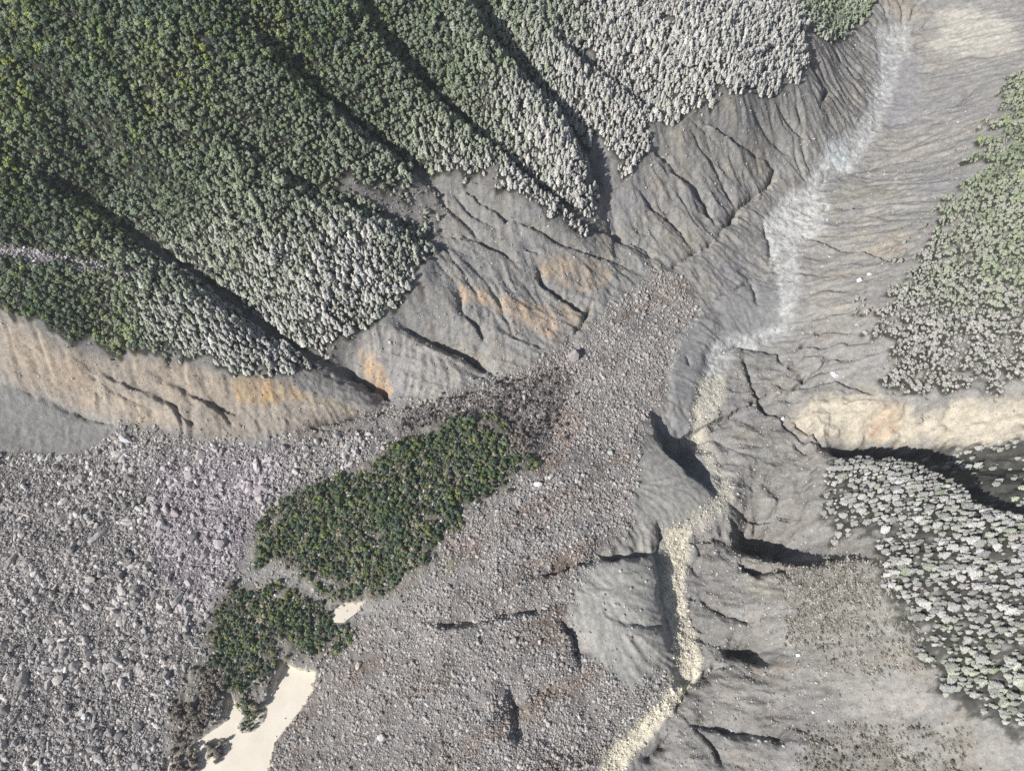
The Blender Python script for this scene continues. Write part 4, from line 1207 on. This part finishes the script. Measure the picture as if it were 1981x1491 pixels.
# shrub islands in the debris
isl = []
for k, st, sd_, hg, lo in (('island', 1.4, 331, (.2, .8), .0), ('island2', 1.4, 333, (.2, .8), .0), ('isletA', 2.3, 335, (.5, .9), .0), ('isletB', 2.3, 337, (.5, .9), .0), ('isletC', 2.3, 339, (.45, .8), .0)):
    d = stand(k, st, sd_, SHRUB, hg, mask_soft=3.5, warp=7, fray=13 if st < 2 else 2, gap=lambda x, y, r: fbm(x / 9, y / 9, 3, 109) > -.38)
    base = np.array([lin(c) for c in ((60, 72, 50), (52, 64, 52), (80, 86, 54), (70, 76, 64), (98, 94, 80), (64, 74, 66))])
    pk = np.clip((fbm(d['x'] / 18, d['y'] / 18, 3, 113) * 3 + 2.3 + d['r'].normal(0, 1.4, d['n'])).astype(int), 0, 5)
    d['tint'] = base[pk] * d['r'].uniform(.7, 1.35, d['n'])[:, None]
    px, py, _ = to_pixel(d['x'], d['y'], d['z'])
    br = ((px < 440) & (py > 1290)) | ((py < 880) & (px > 985))
    d['tint'] = np.where(br[:, None], lin((92, 86, 80)) * d['r'].uniform(.7, 1.3, d['n'])[:, None], d['tint'])
    d['tint'] = d['tint'] * 2.5 * (1 + .5 * fbm(d['x'] / 12, d['y'] / 12, 3, 115))[:, None]
    isl.append(d)
isl = join(isl)
def isl_label(px, py, t, s_):
    lum = float(np.dot(t, (.3, .6, .1)))
    brown = t[0] > t[1] * .98
    col = 'brownish' if brown else 'yellow-green' if t[0] > t[1] * .84 and lum > .13 else 'light green' if lum > .18 else 'dark green' if lum < .11 else 'mid-green'
    size = 'large' if s_[2] > .82 else 'medium' if s_[2] > .72 else 'small'
    if px > 470 and py < 1175 and not (px < 600 and py > 1120):
        place = 'at the upper end of the large island by the dark rubble' if px > 860 else 'on the large island side facing the mauve rubble' if px < 640 else 'in the middle of the large shrub island'
    elif py > 1418 or (px > 452 and py > 1368):
        place = 'standing in the cream-coloured water'
    else:
        place = 'on the brown lower tail of the smaller island' if py > 1300 else 'on the smaller island above the cream-coloured water'
    return '%s %s shrub %s' % (size, col, place), 'shrubs ' + place
isl_rest = individuals(isl, 300, 3.4, 'shrub', SHRUB, ('crown', 'stem'), 'shrub', isl_label)
out_stuff('shrubbery', 'dense dark green shrubs covering the islands of the debris field', 'shrub', isl_rest)

# thin grey scrub on the bare ground
def scrub(key, step, seed, hg, thin, col, soft=8, warp=6):
    if soft > 12:
        soft, warp = 16, 30
    d = stand(key, step, seed, SHRUB, hg, thin=thin, mask_soft=soft, warp=warp, gap=lambda x, y, r: fbm(x / 7, y / 7, 3, seed, .6) > -.3)
    d['tint'] = lin(col) * d['r'].uniform(.5, 1.35, d['n'])[:, None]
    return d
sc = [scrub('darkrubble', 2.6, 345, (.3, .7), .35, (98, 92, 88)), scrub('scrub2', 2.2, 343, (.2, .55), .6, (120, 116, 106), 14, 14), scrub('scrub', 1.7, 344, (.15, .5), .5, (150, 146, 134), 14, 14)]
tw = [scrub('scrub', .8, 341, (.45, 1.5), .15, (184, 179, 168), 14, 14), scrub('scrub2', .95, 349, (.5, 1.3), .25, (170, 165, 154), 14, 14), scrub('rillLR', 2.2, 342, (.3, .9), .6, (182, 177, 166)),
      scrub('paleLR', 1.8, 351, (.3, .9), .4, (190, 186, 176), 14, 14), scrub('sparseD', 1.5, 347, (.5, 1.3), .3, (176, 172, 166)), scrub('rightgreen', 2.2, 353, (.5, 1.3), .45, (172, 168, 158), 12, 14),
      scrub('rillM', 3.0, 355, (.3, .9), .6, (178, 174, 168)), scrub('forest', 2.6, 357, (.4, 1.2), .5, (150, 148, 134), 8, 10)]
out_stuff('scrub', 'leafless pale twigs and dead scrub on dusty ground', 'twig', join(tw))
out_stuff('scrub', 'thin grey-brown scrub on dusty bare ground', 'shrub', join(sc))

# leaf litter and undergrowth, plus shade painted between the crowns, darken the soil wherever crowns stand close
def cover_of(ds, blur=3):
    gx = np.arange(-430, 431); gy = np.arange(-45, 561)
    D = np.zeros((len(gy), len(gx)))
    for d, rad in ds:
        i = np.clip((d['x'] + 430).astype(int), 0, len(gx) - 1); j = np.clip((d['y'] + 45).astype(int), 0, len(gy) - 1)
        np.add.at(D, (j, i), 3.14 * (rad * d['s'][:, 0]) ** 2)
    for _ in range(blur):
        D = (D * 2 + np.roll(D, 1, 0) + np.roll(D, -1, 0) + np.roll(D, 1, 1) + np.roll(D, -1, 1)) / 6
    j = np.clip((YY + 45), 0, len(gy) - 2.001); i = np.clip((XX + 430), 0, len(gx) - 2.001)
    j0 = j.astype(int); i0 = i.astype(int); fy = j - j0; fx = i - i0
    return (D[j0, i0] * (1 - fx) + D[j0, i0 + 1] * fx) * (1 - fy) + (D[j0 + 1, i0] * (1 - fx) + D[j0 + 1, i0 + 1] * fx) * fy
litter_shade = sstep(.12, .8, cover_of([(con_f, 2.0), (bro_f, 2.5), (w, 2.0), (g, 2.4)]) + .15 * fbm(XX / 4, YY / 4, 2, 213))
paint(litter_shade, (56, 56, 50), .95)
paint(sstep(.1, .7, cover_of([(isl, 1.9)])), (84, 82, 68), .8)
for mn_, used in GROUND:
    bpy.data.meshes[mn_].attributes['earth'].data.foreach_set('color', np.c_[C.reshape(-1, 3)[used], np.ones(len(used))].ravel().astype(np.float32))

# ------------------------------------------------------------------ rocks
def stones(key, n, seed, lo, hi, power, cols, flat=.8, soft=2.0, warp=3.0):
    r = np.random.default_rng(seed)
    P = G[key]
    x = r.uniform(P[:, 0].min() - 2, P[:, 0].max() + 2, n); y = r.uniform(max(-88, P[:, 1].min() - 2), P[:, 1].max() + 2, n)
    k = (np.abs(x) < half_w(y) * .995) & (r.uniform(0, 1, n) < region(P, x, y, soft, warp, 14, 1))
    x, y = x[k], y[k]
    z = sample(ZZ, x, y)
    k = view_filter(x, y, z, 150)
    x, y, z = x[k], y[k], z[k]
    n = len(x)
    s = (lo ** -power + r.uniform(0, 1, n) * (hi ** -power - lo ** -power)) ** (-1 / power)
    cl = np.array([lin(c) for c in cols])[r.integers(0, len(cols), n)] * r.uniform(.75, 1.2, n)[:, None]
    return dict(x=x, y=y, z=z + s * .18, s=s[:, None] * r.uniform(.8, 1.2, (n, 3)), rot=np.c_[r.uniform(-.5, .5, n), r.uniform(-.5, .5, n), r.uniform(0, 6.28, n)],
                kind=r.integers(0, 8, n), tint=cl, n=n)

GREY = [(182, 179, 174), (162, 160, 156), (198, 194, 188), (142, 140, 137), (172, 168, 161)]
def rock_stuff(name, label, d, coll='peb'):
    scatter(name, label, PC[coll], np.c_[d['x'], d['y'], d['z']], d['rot'], d['s'], d['kind'] % (4 if coll == 'peb' else 8), d['tint'])

bl = stones('boulders', 230000, 401, .31, 3.4, 2.5, GREY)
mv = region(G['mauve'], bl['x'], bl['y'], 14, 10, 20, 1)[:, None]
bl['tint'] = bl['tint'] * (1 - mv * .45) + lin((182, 173, 180)) * mv * .45
def thin_by(d, keep):
    m_ = np.random.default_rng(5).uniform(0, 1, d['n']) < keep
    return sub(d, m_)
sr = stones('scree', 190000, 403, .27, 1.5, 2.8, GREY + [(160, 150, 142), (150, 140, 136)], soft=5)
_lobe = fbm(bl['x'] / 20, bl['y'] / 20, 3, 135)
bl['s'] = bl['s'] * (.82 + .5 * np.clip(_lobe, -.5, .6))[:, None]
bl['tint'] = bl['tint'] * np.array([1.0, .975, .985]) * (.99 + .25 * fbm(bl['x'] / 30, bl['y'] / 30, 2, 137))[:, None]
sr = thin_by(sr, .35 + .65 * sstep(-.25, .2, fbm(sr['x'] / 22, sr['y'] / 22, 3, 131) + .25 * fbm(sr['x'] / 6, sr['y'] / 6, 2, 133) + .12))
_ec = np.stack([sample(C[..., i], sr['x'], sr['y']) for i in range(3)], 1)
sr['tint'] = sr['tint'] * .62 + _ec * 1.6 * .48
dk = stones('darkrubble', 5000, 405, .4, 1.4, 2.2, [(110, 105, 103), (126, 120, 118), (96, 92, 92)])
sl = stones('streamLow', 30000, 407, .16, .85, 2.2, [(230, 223, 202), (214, 207, 184), (234, 229, 214), (206, 200, 188), (186, 180, 172), (222, 214, 190)], soft=4, warp=4)
sm = stones('streamMid', 11000, 409, .16, .9, 2.3, [(196, 191, 180), (172, 169, 163), (212, 206, 192)], soft=4, warp=4)
stp = stones('streamTop', 7000, 411, .2, .9, 2.4, [(186, 185, 181), (170, 170, 168), (202, 202, 199)])
ls = [stones(k_, n_, 421 + i_, .22, 1.0, 2.4, GREY, soft=6, warp=8) for i_, (k_, n_) in enumerate((('rillM', 2500), ('rillL', 2500), ('rillR', 2500), ('rillLR', 3500), ('slopeR2', 1500), ('scarpL', 1200), ('mudE', 400), ('creamR', 300)))]
rm = [stones('rim', 16000, 441, .3, 1.2, 2.5, GREY + [(150, 142, 132)], soft=4, warp=5), stones('rim2', 6000, 443, .3, 1.4, 2.3, GREY + [(130, 120, 112), (112, 106, 100)], soft=3, warp=4)]
rm[0] = sub(rm[0], rm[0]['z'] > WATER_Z + .25)
pb = stones('pebbleL', 2200, 413, .4, 1.3, 2.2, [(196, 190, 192), (176, 170, 172), (150, 144, 146)])

# the single boulders that one can pick out: the named ones first
SPECIAL = [
 (242, 848, 3.9, 3, (190,188,190), 'large pale boulder at the tip of the grey talus fan'),
 (1108, 690, 5.0, 0, (164,156,154), 'largest round boulder at the upper edge of the brown rubble slope'),
 (1664, 541, 2.0, 2, (222,220,216), 'bright white boulder lying on the rilled slope below the dusty hill wood'),
 (1683, 530, 1.9, 4, (214,212,208), 'white flat-topped boulder beside the bright one on the rilled slope'),
 (1618, 721, 2.4, 1, (196,190,192), 'wedge-shaped pale boulder above the cream scarp among dark rills'),
 (1519, 804, 1.6, 0, (214,208,210), 'pale boulder where dark rill meets the cream scarp foot'),
 (1039, 937, 2.1, 1, (218,216,210), 'white angular boulder beside the large shrub island'),
 (1066, 922, 2.0, 3, (190,190,184), 'flat elongated pale boulder next to the white angular one'),
 (190, 1038, 4.0, 6, (178,178,174), 'long pale slab leaning in the grey boulder field'),
 (376, 1040, 4.0, 4, (128,130,124), 'large dark greenish flat boulder among mauve rubble'),
 (232, 1206, 2.3, 1, (206,206,202), 'bright flat boulder in the fine grey debris'),
 (270, 985, 2.6, 3, (186,184,180), 'rounded pale boulder near the mauve rubble'),
 (345, 1160, 3.0, 6, (150,150,144), 'tilted grey boulder by the smaller shrub island'),
 (1545, 1266, 1.5, 0, (226,224,222), 'small white boulder beside the dark hollow'),
 (240, 885, 2.8, 6, (190,188,186), 'flat pale slab just below the large boulder at the talus tip'),
 (82, 885, 2.4, 1, (196,194,192), 'pale boulder at the foot of the grey talus fan'),
 (118, 888, 2.6, 5, (188,186,184), 'blocky boulder at the foot of the grey talus fan'),
 (1015, 770, 2.0, 0, (172,168,170), 'round grey boulder in the dark rubble above the shrub island'),
 (1180, 875, 1.9, 5, (186,186,180), 'pale block on the rubble slope beside the mud bank'),
 (113, 1295, 2.4, 3, (204,202,198), 'pale slab in the middle of the grey boulder field'),
 (166, 1386, 2.0, 2, (208,208,212), 'bluish white boulder beside a small dark hollow'),
 (268, 1405, 3.2, 5, (140,138,134), 'big dull boulder close to the cream-coloured water'),
 (1180, 407, 1.2, 0, (196,194,192), 'small pale boulder at the foot of the bare gully'),
 (740, 1425, 2.2, 5, (204,202,200), 'pale block half sunk in the lower rubble slope'),
 (695, 1285, 2.0, 1, (178,172,158), 'tan boulder on the rusty rubble beside the smaller island'),
]
def boulder(x, y, z, rot, s, tint, kind, label, group):
    o = bpy.data.objects.new('boulder', ROCKB[kind]); COL.objects.link(o)
    o.location = (x, y, z); o.rotation_euler = rot; o.scale = s
    o['tint'] = [float(v) for v in tint]
    tag(o, label, 'boulder', group)
ROCKB = [rock_mesh('boulder', 260 + i, 3, s, 14) for i, s in enumerate([(1, 1, .8), (1.25, .85, .7), (1, .8, .9), (1.45, .75, .6), (1, 1, .6), (1.15, .9, 1.0), (1.6, .6, .55), (.9, 1.05, .75)])]
for i, (px, py, s, kd, col, lab) in enumerate(SPECIAL):
    x, y, z = ground_at([(px, py)])[0]
    z = float(sample(ZZ, np.array([x]), np.array([y]))[0])
    rr = random.Random(i)
    boulder(x, y, z + s * .25, (rr.uniform(-.25, .25), rr.uniform(-.25, .25), rr.uniform(0, 6.28)), (s * .92, s * .92, s * .92), lin(col), kd, lab, None)

pool = join([bl, sr])
sv = size_in_view(pool['x'], pool['y'], pool['z'], pool['s'].mean(1))
top = np.argsort(-sv)[:300 - len(SPECIAL)]
m = np.zeros(pool['n'], bool); m[top] = True
for i in top:
    px, py, _ = to_pixel(pool['x'][i], pool['y'][i], pool['z'][i])
    t_ = pool['tint'][i]; lum = float(np.dot(t_, (.3, .6, .1)))
    col = 'pale' if lum > .46 else 'grey' if lum > .33 else 'dark grey'
    shape = ('blocky', 'broad', 'squat', 'long', 'flat', 'upright', 'splinter-shaped', 'rounded')[int(pool['kind'][i])]
    size = 'large' if pool['s'][i].mean() > 2.3 else 'mid-sized'
    if i < bl['n']:
        if mv[i, 0] > .4:
            place, grp = 'in the mauve rubble beside the shrub islands', 'boulders in the mauve rubble'
        elif py < 960:
            place, grp = 'in the debris just below the scarp and talus', 'boulders below the scarp and talus'
        elif px > 270 and py > 1180:
            place, grp = 'in the debris bordering the smaller shrub island', 'boulders bordering the smaller island'
        else:
            place, grp = 'in the open boulder field', 'boulders of the open boulder field'
    else:
        place, grp = 'on the brown-grey rubble slope beside the stream', 'boulders on the rubble slope'
    lab = '%s %s %s boulder %s' % (size, col, shape, place)
    boulder(pool['x'][i], pool['y'][i], pool['z'][i], pool['rot'][i], pool['s'][i], pool['tint'][i], int(pool['kind'][i]), lab, grp)
rest = sub(pool, ~m)
src = np.concatenate([np.zeros(bl['n'], int), np.ones(sr['n'], int)])[~m]
rock_stuff('rubble', 'coarse grey rubble filling the boulder field', sub(rest, src == 0), 'rock')
rock_stuff('rubble', 'brown-grey rubble covering the slope beside the stream', sub(rest, src == 1), 'peb')
rock_stuff('rubble', 'loose stones strewn thinly over the bare eroded slopes', join(ls))
rock_stuff('rubble', 'loose rubble along the rims of the shrub islands and scarp foot', join(rm))
rock_stuff('rubble', 'dark rubble above the large shrub island', dk)
rock_stuff('gravel', 'cream gravel of the lower stream bed', sl)
rock_stuff('gravel', 'grey gravel of the middle stream bed', sm)
rock_stuff('gravel', 'whitish gravel of the upper stream bed', stp)
rock_stuff('rubble', 'pale rubble strip between the green spurs', pb)

print('trees', f['n'], g['n'], w['n'], 'shrubs', isl['n'], 'rocks', bl['n'], sr['n'], 'water', WATER_Z, POOL_Z)

# ------------------------------------------------------------------ dusty air over the valley
def haze(density):
    m = bpy.data.materials.new('dusty_air')
    m.use_nodes = True
    n, l = m.node_tree.nodes, m.node_tree.links
    n.remove(n['Principled BSDF'])
    v = n.new('ShaderNodeVolumePrincipled')
    v.inputs['Color'].default_value = (.97, .96, .95, 1)
    v.inputs['Density'].default_value = density
    v.inputs['Anisotropy'].default_value = .2
    l.new(v.outputs[0], n['Material Output'].inputs['Volume'])
    x0, x1 = float(XX.min()) - 5, float(XX.max()) + 5
    y0, y1 = float(YY.min()) - 5, float(YY.max()) + 5
    z0, z1 = float(ZZ.min()) - 1.0, CAM_H + 5.0
    me = bpy.data.meshes.new('haze')
    me.from_pydata([(x, y, z) for z in (z0, z1) for y in (y0, y1) for x in (x0, x1)], [],
                   [(0, 2, 3, 1), (4, 5, 7, 6), (0, 1, 5, 4), (2, 6, 7, 3), (0, 4, 6, 2), (1, 3, 7, 5)])
    me.materials.append(m)
    o = bpy.data.objects.new('haze', me); COL.objects.link(o)
    o['kind'] = 'stuff'; o['label'] = 'thin dusty haze hanging over the whole valley'
haze(0.00012)
